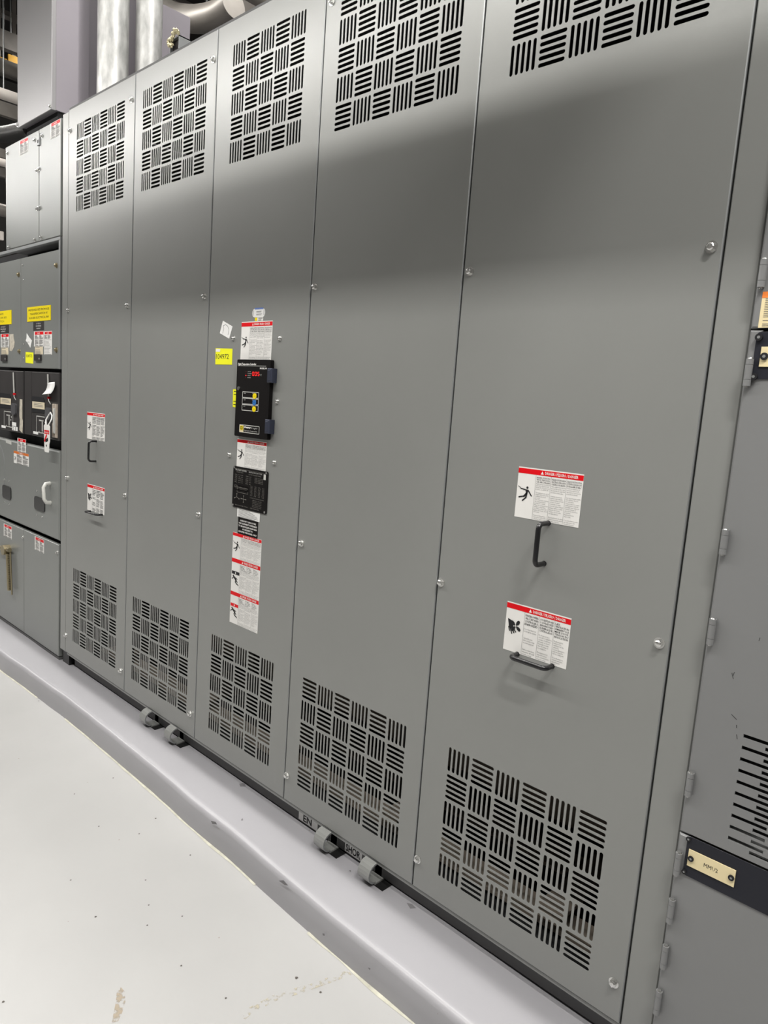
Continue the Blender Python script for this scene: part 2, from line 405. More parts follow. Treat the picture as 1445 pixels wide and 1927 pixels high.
def fig_duck(b, x, z, s, y, barm):
    P = lambda a, c: (x + a * s, z + c * s)
    b.poly([P(-.5, .36), P(.55, .36), P(.55, .62), P(-.5, .62)], y, barm)
    b.poly([P(-.06, .50), P(.02, .58), P(.1, .5), P(.06, .40), P(-.02, .40)], y - .0002, WHITE)
    b.disc(*P(-.28, .2), .085 * s, y, INK, 12)
    b.stroke(P(-.2, .14), P(.12, -.1), .17 * s, y, INK); b.stroke(P(-.16, .14), P(-.48, -.08), .07 * s, y, INK)
    b.stroke(P(.02, .1), P(.3, .0), .06 * s, y, INK); b.stroke(P(.1, -.06), P(.02, -.3), .12 * s, y, INK)
    b.stroke(P(.02, -.28), P(.3, -.44), .1 * s, y, INK); b.stroke(P(.28, -.4), P(.46, -.5), .08 * s, y, INK)
    b.stroke(P(.12, -.1), P(.32, -.26), .09 * s, y, INK)
def fig_hand(b, x, z, s, y):
    P = lambda a, c: (x + a * s, z + c * s)
    b.poly([P(-.5, .42), P(-.22, .34), P(-.08, .1), P(-.05, -.12), P(-.2, -.2), P(-.38, -.12), P(-.42, .1)], y, INK)
    for a in ((-.4, -.08, -.3, -.36), (-.28, -.14, -.12, -.5), (-.16, -.16, .04, -.42), (-.06, -.12, .16, -.34)):
        b.stroke((x + a[0] * s, z + a[1] * s), (x + a[2] * s, z + a[3] * s), .075 * s, y, INK)
    for k in range(4):      # fan blades
        a0 = PI / 2 * k + .5; c0 = (.1, .06)
        pts = [P(*c0)]
        for t in range(7):
            q = a0 + t / 6 * .95; r = .10 + .34 * math.sin(PI * (t + 1) / 8)
            pts.append(P(c0[0] + r * math.cos(q), c0[1] + r * math.sin(q)))
        b.poly(pts, y - .0002, INK)
    b.disc(*P(.1, .06), .05 * s, y - .0004, WHITE, 10)

EN = ['HAZARD OF ELECTRIC', 'SHOCK, EXPLOSION,', 'OR ARC FLASH']
BODY1 = ['Apply appropriate personal', 'protective equipment and', 'follow safe electrical work', 'practices, see NFPA 70E.', '', 'This equipment must only be', 'installed and serviced by', 'qualified electrical', 'personnel.', 'Turn off all power supplying', 'this equipment before', 'working on or inside.', 'Always use a properly rated', 'voltage sensing device', 'to confirm power is off.', 'Replace all devices, doors', 'and covers.', '', 'Failure to follow these', 'instructions will result', 'in death or serious injury.']
BODY2 = ['Utilice equipo de proteccion', 'personal apropiado y siga', 'las practicas de seguridad', 'electrica establecidas.', '', 'Solamente el personal', 'electrico especializado', 'debera instalar y prestar', 'servicio al equipo.', 'Desenergice el equipo', 'antes de realizar trabajos.', 'Siempre utilice un equipo', 'detector de tension.', 'Vuelva a colocar todos', 'los dispositivos.', '', 'El incumplimiento de estas', 'instrucciones podra causar', 'la muerte o lesiones.']
BODY3 = ['Portez un equipement de', 'protection personnelle', 'approprie et observez les', 'methodes de travail.', '', 'Seul un personnel qualifie', 'doit effectuer la pose', 'et l entretien.', 'Coupez toutes les sources', 'd alimentation avant de', 'travailler sur l appareil.', 'Utilisez toujours un', 'dispositif de detection', 'de tension.', 'Replacez tous les', 'dispositifs.', '', 'Si ces directives ne sont', 'pas respectees, cela', 'entrainera la mort.']
def danger_print(b, x0, x1, z0, z1, y, kind='shock', detail=2, hdr=.10, pic=.29, top=.022, head=RED, cols=3):
    W = x1 - x0; H = z1 - z0
    hz1 = z1 - top * H; hz0 = hz1 - hdr * min(H, W * 1.0)
    hh = hz1 - hz0
    if cols == 2 and kind == 'small':
        b.poly([(x0 + .1 * W, hz0), (x1 - .02 * W, hz0), (x1 - .02 * W, hz1), (x0 + .1 * W, hz1)], y - .0003, head)
    else:
        b.poly([(x0, hz0), (x1, hz0), (x1, hz1), (x0, hz1)], y - .0003, head)
    yt = y - .0006
    if cols == 3:
        b.text('DANGER / PELIGRO / DANGER', x0 + .425 * W, hz0 + .24 * hh, hh * .78, yt, WHITE, width=.50 * W, bold=hh * .012)
        b.poly([(x0 + .36 * W, hz0 + .2 * hh), (x0 + .405 * W, hz0 + .2 * hh), (x0 + .3825 * W, hz0 + .82 * hh)], yt, WHITE)
    else:
        b.text('DANGER' if head is RED else 'WARNING', x0 + .5 * W, hz0 + .2 * hh, hh * .8, yt, WHITE, width=.3 * W, align='CENTER')
    pc = pic * W
    for k in range(cols):
        b.stroke((x0 + pc + k * (W - pc) / cols, z0), (x0 + pc + k * (W - pc) / cols, hz0), W * .003, yt, GREYINK)
    cw = (W - pc) / cols; px = x0 + pc * .5; s = pc * .72
    if kind == 'shock': fig_shock(b, px, z0 + (hz0 - z0) * .55, s * 1.0, yt)
    elif kind == 'fan': fig_hand(b, px, z0 + (hz0 - z0) * .60, s * 1.05, yt)
    elif kind == 'duckb': fig_duck(b, px, z0 + (hz0 - z0) * .45, s * 1.2, yt, INK)
    elif kind == 'duckr': fig_duck(b, px, z0 + (hz0 - z0) * .45, s * 1.2, yt, RED)
    elif kind == 'warn': fig_shock(b, px, z0 + (hz0 - z0) * .5, s * .8, yt)
    heads = {'shock': (EN, ['PELIGRO DE DESCARGA', 'ELECTRICA, EXPLOSION', 'O DESTELLO POR ARQUEO'], ['RISQUE D ELECTROCUTION,', "D'EXPLOSION OU", "D'ECLAIR D'ARC"]),
             'fan': (['FANS/BLOWERS', 'WILL START WHEN', 'CONTROLLER IS', 'ENERGIZED'], ['LOS VENTILADORES', 'O SOPLADORES', 'ARRANCARAN CUANDO', 'SE ENERGICE EL', 'CONTROLADOR'], ['LES', 'VENTILATEURS', 'DEMARRENT A LA', 'MISE SOUS', 'TENSION DU', 'REGULATEUR'])}
    hd = heads.get(kind, (['Hazard of', 'falling', 'equipment', 'overturning'], ['Peligro', 'de caida', 'de equipo', 'pesado'], ['Risque', 'de chute', 'materiel', 'pesant']))
    bodies = (BODY1, BODY2, BODY3)
    if kind == 'fan':
        bodies = (['', 'Do not place hands near', 'or through fan openings.', '', '', 'Turn off all power', 'before working on fans', 'or control equipment.', '', '', 'Failure to follow these', 'instructions will result', 'in death or injury.'],
                  ['', 'No coloque las manos', 'cerca de los ventiladores', 'o a traves de aberturas', 'del equipo en servicio.', 'Desenergice el equipo', 'antes de trabajar en', 'los ventiladores.', '', 'El incumplimiento de', 'estas instrucciones', 'podra causar la muerte.', 'o lesiones serias.'],
                  ['', 'Ne placez pas les', 'mains pres des', 'ventilateurs ou des', 'ouvertures.', 'Coupez l alimentation', 'avant de travailler', 'sur les ventilateurs.', '', 'Si ces directives ne', 'sont pas respectees,', 'cela entrainera', 'la mort.'])
    Ht = hz0 - z0
    for k in range(cols):
        cx = x0 + pc + k * cw + cw * .06; zz = hz0 - Ht * .02
        hl = hd[k]; bl = bodies[k]
        n_ = len(hl) * 1.25 + len(bl)
        lh = Ht * .96 / n_
        for t in hl:
            zz -= lh * 1.25
            if detail >= 2: b.text(t, cx, zz, lh * 1.25, yt, INK, width=min(cw * .88, lh * .78 * len(t)), bold=lh * .01)
            else: b.poly([(cx, zz), (cx + cw * min(.9, .06 * len(t)), zz), (cx + cw * min(.9, .06 * len(t)), zz + lh * .6), (cx, zz + lh * .6)], yt, GREYINK)
        for t in bl:
            zz -= lh
            if not t: continue
            if detail >= 2: b.text(t, cx, zz, lh * .92, yt, GREYINK, width=cw * min(.9, .035 * len(t)))
            elif detail >= 1: b.poly([(cx, zz), (cx + cw * min(.9, .034 * len(t)), zz), (cx + cw * min(.9, .034 * len(t)), zz + lh * .38), (cx, zz + lh * .38)], yt, GREYINK)

def plate(b, r, y, m, th=.0006, rc=0):
    x0, x1, z0, z1 = r
    if rc:
        pts = []
        for cx, cz, a0 in ((x1 - rc, z1 - rc, 0), (x0 + rc, z1 - rc, PI / 2), (x0 + rc, z0 + rc, PI), (x1 - rc, z0 + rc, 1.5 * PI)):
            for k in range(4): pts.append((cx + rc * math.cos(a0 + k * PI / 6), cz + rc * math.sin(a0 + k * PI / 6)))
        b.poly(pts, y - th, m, y)
    else: b.poly([(x0, z0), (x1, z0), (x1, z1), (x0, z1)], y - th, m, y)

def lines(b, r, y, m, n, fill=.45, ragged=.35, margin=.06, seed=0, cols=1):
    rd = random.Random(seed); x0, x1, z0, z1 = r; cw = (x1 - x0) / cols
    for c in range(cols):
        for k in range(n):
            a = x0 + c * cw + cw * margin; e = x0 + (c + 1) * cw - cw * margin - rd.random() * ragged * cw
            z = z1 - (z1 - z0) * (k + .75) / n; h = (z1 - z0) / n * fill
            if rd.random() < .1: continue
            b.poly([(a, z), (e, z), (e, z + h), (a, z + h)], y, m)

# ================================================================== TRANSFORMER ENCLOSURE
enc = thing('transformer_enclosure', 'tall grey dry-type transformer enclosure of five slotted front panels standing on the pad', 'transformer', (0.64, 0, PADZ))

def slot_ring(b, cx, cz, L, W, vert, rect, y, m, dep=.0013):
    """one stadium slot inside its lane rectangle, the sheet round it and the cut edge"""
    hl = L / 2 - W / 2; r = W / 2; pts = []
    for sgn, a0 in ((1, -PI / 2), (-1, PI / 2)):
        for k in range(5):
            a = a0 + k * PI / 4
            px, pz = sgn * hl + r * math.cos(a), r * math.sin(a)
            pts.append((px, pz))
    if vert: pts = [(-p[1], p[0]) for p in pts]
    pts = [(cx + p[0], cz + p[1]) for p in pts]
    x0, x1, z0, z1 = rect
    if vert: out = [(x1, cz + hl), (x1, z1), (cx, z1), (x0, z1), (x0, cz + hl), (x0, cz - hl), (x0, z0), (cx, z0), (x1, z0), (x1, cz - hl)]
    else: out = [(cx + hl, z0), (x1, z0), (x1, cz), (x1, z1), (cx + hl, z1), (cx - hl, z1), (x0, z1), (x0, cz), (x0, z0), (cx - hl, z0)]
    n = len(pts); i = len(b.v); mi = b.mi(m)
    b.v += [(p[0], y, p[1]) for p in pts] + [(p[0], y, p[1]) for p in out] + [(p[0], y + dep, p[1]) for p in pts]
    for k in range(n):
        j = (k + 1) % n
        b.f.append([i + n + k, i + n + j, i + j, i + k]); b.m.append(mi); b.sm.append(False)
        b.f.append([i + k, i + j, i + 2 * n + j, i + 2 * n + k]); b.m.append(mi); b.sm.append(False)

def grille(b, gx, gz, nc, nr, v_top_left, y, m):
    c = U; e = GAP / 2 * c
    for i in range(nc):
        for j in range(nr):          # j counts rows from the top
            vert = ((i + j) % 2 == 0) == v_top_left
            x0 = gx + i * c - e; z0 = gz + (nr - 1 - j) * c - e
            L = c * (1 - GAP); p = L / 4.6; W = .6 * p; s0 = e + W / 2
            for k in range(5):
                a = s0 + k * p
                lo = 0 if k == 0 else a - p / 2; hi = c if k == 4 else a + p / 2
                if vert: slot_ring(b, x0 + a, z0 + c / 2, L, W, True, (x0 + lo, x0 + hi, z0, z0 + c), y, m)
                else: slot_ring(b, x0 + c / 2, z0 + a, L, W, False, (x0, x0 + c, z0 + lo, z0 + hi), y, m)
    return gx - e, gx + nc * c - e, gz - e, gz + nr * c - e

def front_panel(x0, x1, gx, nc, vlow, vup):
    b = MB(); g = .0022; bv = .0018
    X0, X1, Z0, Z1 = x0 + g, x1 - g, ZB, ZT
    ix0, ix1, iz0, iz1 = X0 + bv, X1 - bv, Z0 + bv, Z1 - bv
    a = grille(b, gx, GLB, nc, 5, vlow, 0, PANEL); c = grille(b, gx, GUB, nc, 5, vup, 0, PANEL)
    R = lambda xa, xb, za, zb: b.face([(xa, 0, za), (xb, 0, za), (xb, 0, zb), (xa, 0, zb)], PANEL)
    R(ix0, a[0], iz0, iz1); R(a[1], ix1, iz0, iz1)
    R(a[0], a[1], iz0, a[2]); R(a[0], a[1], a[3], c[2]); R(a[0], a[1], c[3], iz1)
    fr = [(ix0, 0, iz0), (ix1, 0, iz0), (ix1, 0, iz1), (ix0, 0, iz1)]
    md = [(X0, bv, Z0), (X1, bv, Z0), (X1, bv, Z1), (X0, bv, Z1)]
    bk = [(X0, .02, Z0), (X1, .02, Z0), (X1, .02, Z1), (X0, .02, Z1)]
    for k in range(4):
        j = (k + 1) % 4
        b.face([fr[k], md[k], md[j], fr[j]], EDGE); b.face([md[k], bk[k], bk[j], md[j]], EDGE)
    return b.build('front_panel', enc, ((x0 + x1) / 2, 0, ZB))
PLab = ['leftmost front panel with two handles and two stickers', 'plain front panel without stickers, second from the left', 'narrow centre front panel carrying the controller and nameplate',
        'plain wide front panel right of the controller panel', 'large nearest front panel with two black handles']
panels = []
for i, (nc, vl, vu) in enumerate([(6, True, True), (6, True, True), (5, True, True), (6, False, False), (6, True, True)]):
    o = front_panel(SEAM[i], SEAM[i + 1], GX[i], nc, vl, vu); o['label'] = PLab[i]; panels.append(o)

# frame: posts, roof, back, base channel
XL = -0.772; XR = 2.0615
b = MB(); b.box(XL + .004, SEAM[0] - .0008, .0005, .06, ZB - .002, ZT - .004, PANEL, .002); b.build('corner_post', enc, (XL, 0, ZB))
b = MB(); b.box(SEAM[5] + .0016, XR - .001, .0005, .06, ZB - .002, ZT + .25, PANEL, .002); b.build('corner_post', enc, (XR, 0, ZB))
b = MB(); b.box(XL + .01, XR - .002, .02, 1.35, ZT + .002, ZT + .006, DGREY); b.box(SEAM[0], SEAM[5], .003, .02, ZT + .0008, ZT + .009, DGREY)
b.build('roof_sheet', enc, (.6, .02, ZT))
b = MB()
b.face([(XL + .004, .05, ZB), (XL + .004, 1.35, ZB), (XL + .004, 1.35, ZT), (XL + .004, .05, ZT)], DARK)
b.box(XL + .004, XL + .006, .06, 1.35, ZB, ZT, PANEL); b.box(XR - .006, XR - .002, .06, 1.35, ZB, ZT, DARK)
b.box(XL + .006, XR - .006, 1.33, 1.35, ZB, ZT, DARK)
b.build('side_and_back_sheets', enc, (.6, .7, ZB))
b = MB()     # thin uprights behind each seam close the gap between panels
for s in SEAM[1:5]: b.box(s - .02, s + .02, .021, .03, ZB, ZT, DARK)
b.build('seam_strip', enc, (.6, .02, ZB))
b = MB(); b.box(XL + .07, XR - .003, .0045, .05, ZB - .013, ZB - .0025, PANEL, .001); b.build('base_lip', enc, (.6, 0, ZB - .02))
b = MB(); b.box(XL + .1, XR - .003, .028, .09, PADZ + .006, ZB - .0135, DGREY); b.build('base_channel', enc, (.6, .03, PADZ))
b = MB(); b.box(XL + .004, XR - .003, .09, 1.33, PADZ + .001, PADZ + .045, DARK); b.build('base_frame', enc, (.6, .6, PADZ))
for k, (ya, yb, zz, xa, xb) in enumerate(((.12, .20, .0, -.6, 1.95), (.30, .40, .02, -.3, 1.7), (.52, .62, .02, -.5, 1.95), (.78, .92, .0, -.6, 1.9), (1.08, 1.2, .0, -.6, 1.95))):
    b = MB(); b.box(xa, xb, ya, yb, ZB + .01 + zz, ZB + .02 + zz, TAN); b.build('core_channel', enc, ((xa + xb) / 2, ya, ZB), label='tan steel channel low inside the enclosure')
for xa in (-.45, .18, .68, 1.2, 1.72):
    b = MB(); b.box(xa, xa + .07, .1, 1.25, ZB + .045, ZB + .055, TAN); b.build('cross_channel', enc, (xa, .6, ZB), label='tan cross channel inside the enclosure')
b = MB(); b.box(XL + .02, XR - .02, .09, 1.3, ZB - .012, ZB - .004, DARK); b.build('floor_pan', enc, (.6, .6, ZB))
# core and coils inside, seen through the lower slots
b = MB()
b.box(-.35, 1.85, .46, .74, .29, .42, COIL); b.box(-.35, 1.85, .42, .46, .26, .32, TAN)
b.build('core_yoke', enc, (.75, .6, .23))
for cx in (.0, .75, 1.5):
    b = MB(); pts = [(cx, .60, .44), (cx, .60, 1.75)]
    b.tube(pts, .30, COIL, 28); b.build('coil', enc, (cx, .6, .44))
for sx in (-.5, .37, 1.15, 1.93):
    b = MB(); b.box(sx - .012, sx + .012, .25, .30, ZB + .02, .55, COIL); b.build('brace', enc, (sx, .27, ZB))

# panel bolts
for i, pts in enumerate([[(132, 246), (129, 584), (127, 899), (124, 1195), (248, 188), (240, 575), (235.5, 932), (227, 1262)],
                         [(402, 112), (385, 558), (374, 968), (358, 1343)], [],
                         [(625, 3), (593, 540), (567.5, 1022), (540, 1459)],
                         [(884.5, 511), (830, 1096), (786, 1617), (1339, 465), (1240.5, 1210), (1155, 1849)]]):
    for (u, v) in pts: bolt(panels[i], u, v)
# controller panel studs (thin domed nuts)
for (u, v) in [(439.5, 637), (527, 637), (522, 755.5), (432.5, 856), (517, 870.5)]: bolt(panels[2], u, v, r=.0055, washer=True, name='stud')

# handles
bar_handle(panels[4], at(1031.8, 984.4), at(1023.8, 1060.5), .038, .0055, HANDLE, label='black vertical bar handle under the upper sticker of the nearest panel')
bar_handle(panels[4], at(973.5, 1231), at(1039, 1253.5), .030, .0055, HANDLE, label='black horizontal bar handle under the fan sticker')
bar_handle(panels[0], at(181.5, 830.5), at(180.5, 868), .032, .0042, HANDLE, label='black vertical bar handle on the leftmost panel')
h0 = at(170.5, 962); h1 = at(193, 968.5)
bar_handle(panels[0], h0, h1, .026, .0042, HANDLE, label='black horizontal bar handle on the leftmost panel')

def sticker(parent, name, corners, fn, label, base=WHITE, y=0, th=.0006, rc=0, cat=None, group=None):
    r = rect_of(*corners, y=y); b = MB(); plate(b, r, y, base, th, rc)
    fn(b, r, y - th)
    o = b.build(name, parent, ((r[0] + r[1]) / 2, y, r[2]))
    o['label'] = label
    if cat: o['category'] = cat
    if group: o['group'] = group
    return o
SK = 'warning_sticker'
sticker(panels[4], SK, [(977, 877.6), (1099.8, 893), (1087.7, 993), (967.9, 971.8)], lambda b, r, y: danger_print(b, *r, y, 'shock'),
        'red-topped danger sticker with falling figure above the vertical handle of the nearest panel')
sticker(panels[4], SK, [(955.4, 1130.4), (1076.9, 1164.7), (1063.5, 1259.8), (946.6, 1220)], lambda b, r, y: danger_print(b, *r, y, 'fan', pic=.30, hdr=.105),
        'red-topped danger sticker with hand and fan pictogram')
sticker(panels[0], SK, [(164.6, 774.6), (197.9, 779.2), (197, 831.2), (163.9, 824.7)], lambda b, r, y: danger_print(b, *r, y, 'shock', 1, pic=.3),
        'danger sticker above the vertical handle of the leftmost panel')
sticker(panels[0], SK, [(164.7, 910.3), (197.2, 918.2), (196.2, 970), (164.7, 958.7)], lambda b, r, y: danger_print(b, *r, y, 'fan', 1, pic=.3),
        'danger sticker with hand pictogram above the lower handle of the leftmost panel')
sticker(panels[2], SK, [(454.7, 604.8), (513.1, 604.4), (510, 680), (452.9, 679)], lambda b, r, y: danger_print(b, *r, y, 'shock', 2, pic=.29),
        'danger sticker directly above the black temperature controller')
sticker(panels[2], SK, [(447.2, 825.1), (502.5, 832.5), (499.4, 890), (445.2, 880)], lambda b, r, y: danger_print(b, *r, y, 'shock', 2, pic=.29),
        'danger sticker between the controller and the black nameplate')

def inspect_print(b, r, y):
    x0, x1, z0, z1 = r; W = x1 - x0; H = z1 - z0
    b.poly([(x0 + .18 * W, z1 - .1 * H), (x0 + .88 * W, z1 - .1 * H), (x0 + .84 * W, z1 + .08 * H), (x0 + .2 * W, z1 + .08 * H)], y - .0002, BLUEINK)
    lines(b, (x0 + .3 * W, x0 + .8 * W, z0 + .2 * H, z0 + .75 * H), y - .0003, GREYINK, 5, seed=3)
    b.stroke((x0 + .08 * W, z0 + .2 * H), (x0 + .08 * W, z0 + .8 * H), W * .03, y - .0003, GREYINK); b.stroke((x0 + .92 * W, z0 + .2 * H), (x0 + .92 * W, z0 + .8 * H), W * .03, y - .0003, GREYINK)
sticker(panels[2], 'inspection_sticker', [(475.2, 580.5), (499.2, 580.5), (498.8, 597), (474.8, 597)], inspect_print, 'small white rounded sticker with a blue top edge above the danger sticker', base=PAPER, rc=.012)
def yw_print(b, r, y):
    x0, x1, z0, z1 = r; b.poly([(x0, z0), (x0 + .3 * (x1 - x0), z0), (x0 + .3 * (x1 - x0), z1), (x0, z1)], y - .0002, YELLOW)
    lines(b, (x0 + .4 * (x1 - x0), x1, z0, z1), y - .0003, GREYINK, 2, seed=1)
sticker(panels[2], 'small_label', [(480, 597.3), (495.2, 597.6), (495, 603.9), (480, 603.7)], yw_print, 'tiny yellow and white label')

# black rating nameplate
def rating(b, r, y):
    x0, x1, z0, z1 = r; W = x1 - x0; H = z1 - z0; y -= .0003; T = DULLSILK
    P = lambda a, c: (x0 + a * W, z1 - c * H)
    def tx(t, a, c, sz, wd, m=T): b.text(t, *P(a, c), sz * H, y, m, width=wd * W)
    tx('TRANSFORMER', .06, .10, .06, .34, SILK); tx('VENTILATED DRY TYPE', .46, .10, .045, .38, SILK)
    tx('THREE PHASE', .1, .145, .035, .2); tx('SO-THS TRANSFORMER', .46, .155, .04, .36)
    rows = [('KVA', '1000'), ('HZ', '60'), ('HV', '13800'), ('LV', '480Y/277'), ('BIL', '60 / 10')]
    for k, (a_, c_) in enumerate(rows):
        tx(a_, .06, .21 + k * .045, .034, .07); tx(c_, .16, .21 + k * .045, .034, .14)
        tx(['TEMP', 'CLASS', 'IMP', 'WT', 'MTL'][k], .38, .21 + k * .045, .034, .08); tx(['115', '220', '5.7', '7500', 'AL'][k], .48, .21 + k * .045, .034, .06)
    for k in range(4): tx('RATED CURRENT AND', .64, .21 + k * .036, .028, .24)
    for q in ((.06, .46, .46, .56), (.06, .50, .46, .56), (.14, .46, .46, .62)):
        a0, c0, a1, c1 = q
        for s_, e_ in (((a0, c0), (a1, c0)), ((a1, c0), (a1, c1)), ((a1, c1), (a0, c1)), ((a0, c1), (a0, c0))): b.stroke(P(*s_), P(*e_), W * .006, y, T)
    for cc in range(4):
        for k in range(8):
            tx(str(random.randint(10, 99)) if cc else str(13000 + 345 * k), .53 + cc * .11, .42 + k * .032, .026, .06)
    for cc in range(3):
        for k in range(2): tx('H%d H%d' % (cc + 1, k + 2), .09 + cc * .12, .50 + k * .04, .028, .09)
    # winding diagrams
    c1 = P(.14, .74)
    for a_ in (90, 210, 330): b.stroke(c1, (c1[0] + .07 * W * math.cos(math.radians(a_)), c1[1] + .07 * H * math.sin(math.radians(a_))), W * .008, y, T)
    tri = [(c1[0] + .08 * W * math.cos(math.radians(a_)), c1[1] + .075 * H * math.sin(math.radians(a_))) for a_ in (90, 210, 330)]
    for k in range(3): b.disc(*tri[k], W * .012, y - .0001, T, 8)
    c2 = P(.34, .76)
    for a_ in (0, 90, 180, 270):
        e_ = (c2[0] + .07 * W * math.cos(math.radians(a_)), c2[1] + .075 * H * math.sin(math.radians(a_))); b.stroke(c2, e_, W * .008, y, T); b.disc(*e_, W * .012, y - .0001, T, 8)
    tx('CONTACT FOR SERVICE DATA', .52, .70, .032, .40)
    for k in range(5): tx(['SERIAL  DATE', 'INDOOR USE ONLY', 'STYLE 33749', 'DIAGRAM 17042', 'MADE IN USA'][k], .60, .75 + k * .038, .028, .26)
    tx('ENCLOSURE TYPE 1    SEE MANUAL', .10, .95, .034, .7)
    b.poly([P(.885, .07), P(.945, .07), P(.945, .2), P(.885, .2)], y, SILK)
    for q in ((.035, .035), (.955, .035), (.035, .955), (.955, .955)): b.disc(*P(*q), W * .02, y - .0008, STEEL, 10, y)
    for s_, e_ in (((.0, .05), (1, .05)),): b.stroke(P(*s_), P(*e_), H * .004, y, T)
sticker(panels[2], 'nameplate', [(440.7, 875.7), (505.9, 888.8), (502, 968.2), (437.7, 952.6)], rating, 'black engraved rating nameplate with corner rivets', base=BLACKP, th=.0028, rc=.006, y=0)
sticker(panels[2], 'notice_strip', [(446.8, 950), (489.3, 960.5), (488.7, 982.5), (446.4, 971.8)], lambda b, r, y: lines(b, r, y - .0003, GREYINK, 10, .3, seed=8), 'white printed strip under the nameplate', base=PAPER)
def cat_print(b, r, y):
    x0, x1, z0, z1 = r; W = x1 - x0; H = z1 - z0
    for k, t in enumerate(['CATEGORY C ENCLOSURE', 'THIS EQUIPMENT IS INTENDED', 'TO BE INSTALLED IN AN AREA', 'ACCESSIBLE TO', 'QUALIFIED PERSONNEL ONLY']):
        b.text(t, x0 + W * .5, z1 - H * (.22 + k * .165), H * .13, y - .0003, WHITE, width=W * (.92 if len(t) > 22 else .52 if k == 3 else .8), align='CENTER', bold=H * .004)
sticker(panels[2], 'black_notice', [(448.4, 972.8), (485.7, 981.9), (484.8, 1014), (447.4, 1004)], cat_print, 'black sticker with white capitals below the nameplate', base=BLACKP)
def triple(b, r, y):
    x0, x1, z0, z1 = r; H = z1 - z0
    for a, c, k in ((0, .282, 'shock'), (.282, .648, 'duckb'), (.648, 1, 'duckr')):
        danger_print(b, x0, x1, z1 - c * H, z1 - a * H, y, k, 2, pic=.30, hdr=.115, top=.012 if a == 0 else 0)
sticker(panels[2], SK, [(440.1, 1000.1), (493.7, 1017.3), (483.2, 1192), (431, 1169.1)], triple, 'long sticker of three stacked danger notices')

# ---- digital temperature controller, hangs on the centre panel
r = rect_of((449.3, 676), (512.4, 678), (505.4, 828.6), (444.2, 819.3), y=-.008)
tcx = (r[0] + r[1]) / 2
tctl = thing('temperature_controller', 'black digital temperature controller with red display on the centre transformer panel', 'controller', (tcx, 0, r[2]))
b = MB(); W = r[1] - r[0]; H = r[3] - r[2]; Yf = -.014
plate(b, r, -.0012, BLACKP, .0128, .004); b.build('case', tctl, (tcx, 0, r[2]))
P = lambda a, c: (r[0] + a * W, r[3] - c * H)
b = MB(); y = Yf - .0004
b.text('Digital Temperature Controller', *P(.03, .07), H * .035, y, WHITE, width=.56 * W, bold=.0003, shear=.2)
b.stroke(P(.03, .08), P(.88, .08), H * .006, y, SILK); b.text('MODEL 98', *P(.90, .118), H * .028, y, WHITE, width=.2 * W, align='RIGHT', bold=.0003)
for k, t in enumerate(['AUX', 'ALARM', 'MAX', 'FAN']):
    b.text(t, *P(.34, .16 + k * .025), H * .018, y, SILK, width=.05 * W + .014 * W * len(t))
    b.disc(*P(.29, .155 + k * .025), W * .012, y, LED if k == 2 else REDDIM, 8)
b.text('\u00b0C', *P(.70, .205), H * .035, y, SILK, width=.06 * W)
b.build('printed_legend', tctl, (tcx, Yf, r[2]))
# seven-segment digits 0 3 5
b = MB(); segs = {'0': 'abcdef', '8': 'abcdefg', '5': 'acdfg', '3': 'abcdg'}
for k, ch in enumerate('005'):
    ox, oz = P(.49 + k * .078, .203); dw, dh = .044 * W, .045 * H; t = .0085 * W
    S = {'a': ((0, 1), (1, 1)), 'b': ((1, 1), (1, .5)), 'c': ((1, .5), (1, 0)), 'd': ((0, 0), (1, 0)), 'e': ((0, 0), (0, .5)), 'f': ((0, .5), (0, 1)), 'g': ((0, .5), (1, .5))}
    for q in segs[ch]:
        (a0, c0), (a1, c1) = S[q]; b.stroke((ox + a0 * dw, oz + c0 * dh), (ox + a1 * dw, oz + c1 * dh), t, y - .0002, LED)
b.build('display', tctl, (tcx, Yf, r[2]), label='glowing red digits')
for k, (lt, rt, m) in enumerate([('FAN', 'MANUAL', YELLOW), ('ALARM', 'RESET', BLUE), ('HV', 'DISPLAY', YELLOW)]):
    z_ = .415 + k * .083; b = MB()
    q = [P(.21, z_), P(.70, z_), P(.70, z_ + .072), P(.21, z_ + .072)]
    for j in range(4): b.stroke(q[j], q[(j + 1) % 4], W * .012, y, SILK)
    b.text(lt, *P(.25, z_ + .025), H * .016, y, SILK, width=.06 * W); b.text(rt, *P(.64, z_ + .02), H * .014, y, SILK, width=.13 * W, align='RIGHT')
    b.build('key_frame', tctl, (*[P(.45, z_)[0]], Yf, P(.45, z_ + .07)[1]))
    b = MB(); b.disc(*P(.585, z_ + .046), W * .052, Yf - .0018, m, 18, Yf - .0002, rz=W * .05); b.text('ON' if k != 1 else 'RST', *P(.585, z_ + .052), H * .014, Yf - .0021, INK, width=.05 * W, align='CENTER')
    b.build('push_button', tctl, (P(.585, 0)[0], Yf, P(0, z_ + .05)[1]), label='blue round push button' if k == 1 else 'yellow round push button')
b = MB(); q = [P(.16, .845), P(.76, .845), P(.76, .94), P(.16, .94)]
for j in range(4): b.stroke(q[j], q[(j + 1) % 4], W * .012, y, SILK)
b.poly([P(.165, .85), P(.285, .85), P(.285, .92), P(.165, .92)], y - .0001, CREAM); b.poly([P(.175, .857), P(.275, .857), P(.275, .912), P(.175, .912)], y - .0003, YELLOW)
b.text('D', *P(.225, .9), H * .04, y - .0005, INK, width=.04 * W, align='CENTER'); b.poly([P(.165, .922), P(.285, .922), P(.285, .937), P(.165, .937)], y - .0001, CREAM)
q = [P(.192, .868), P(.258, .868), P(.258, .902), P(.192, .902)]
for j in range(4): b.stroke(q[j], q[(j + 1) % 4], W * .008, y - .0005, INK)
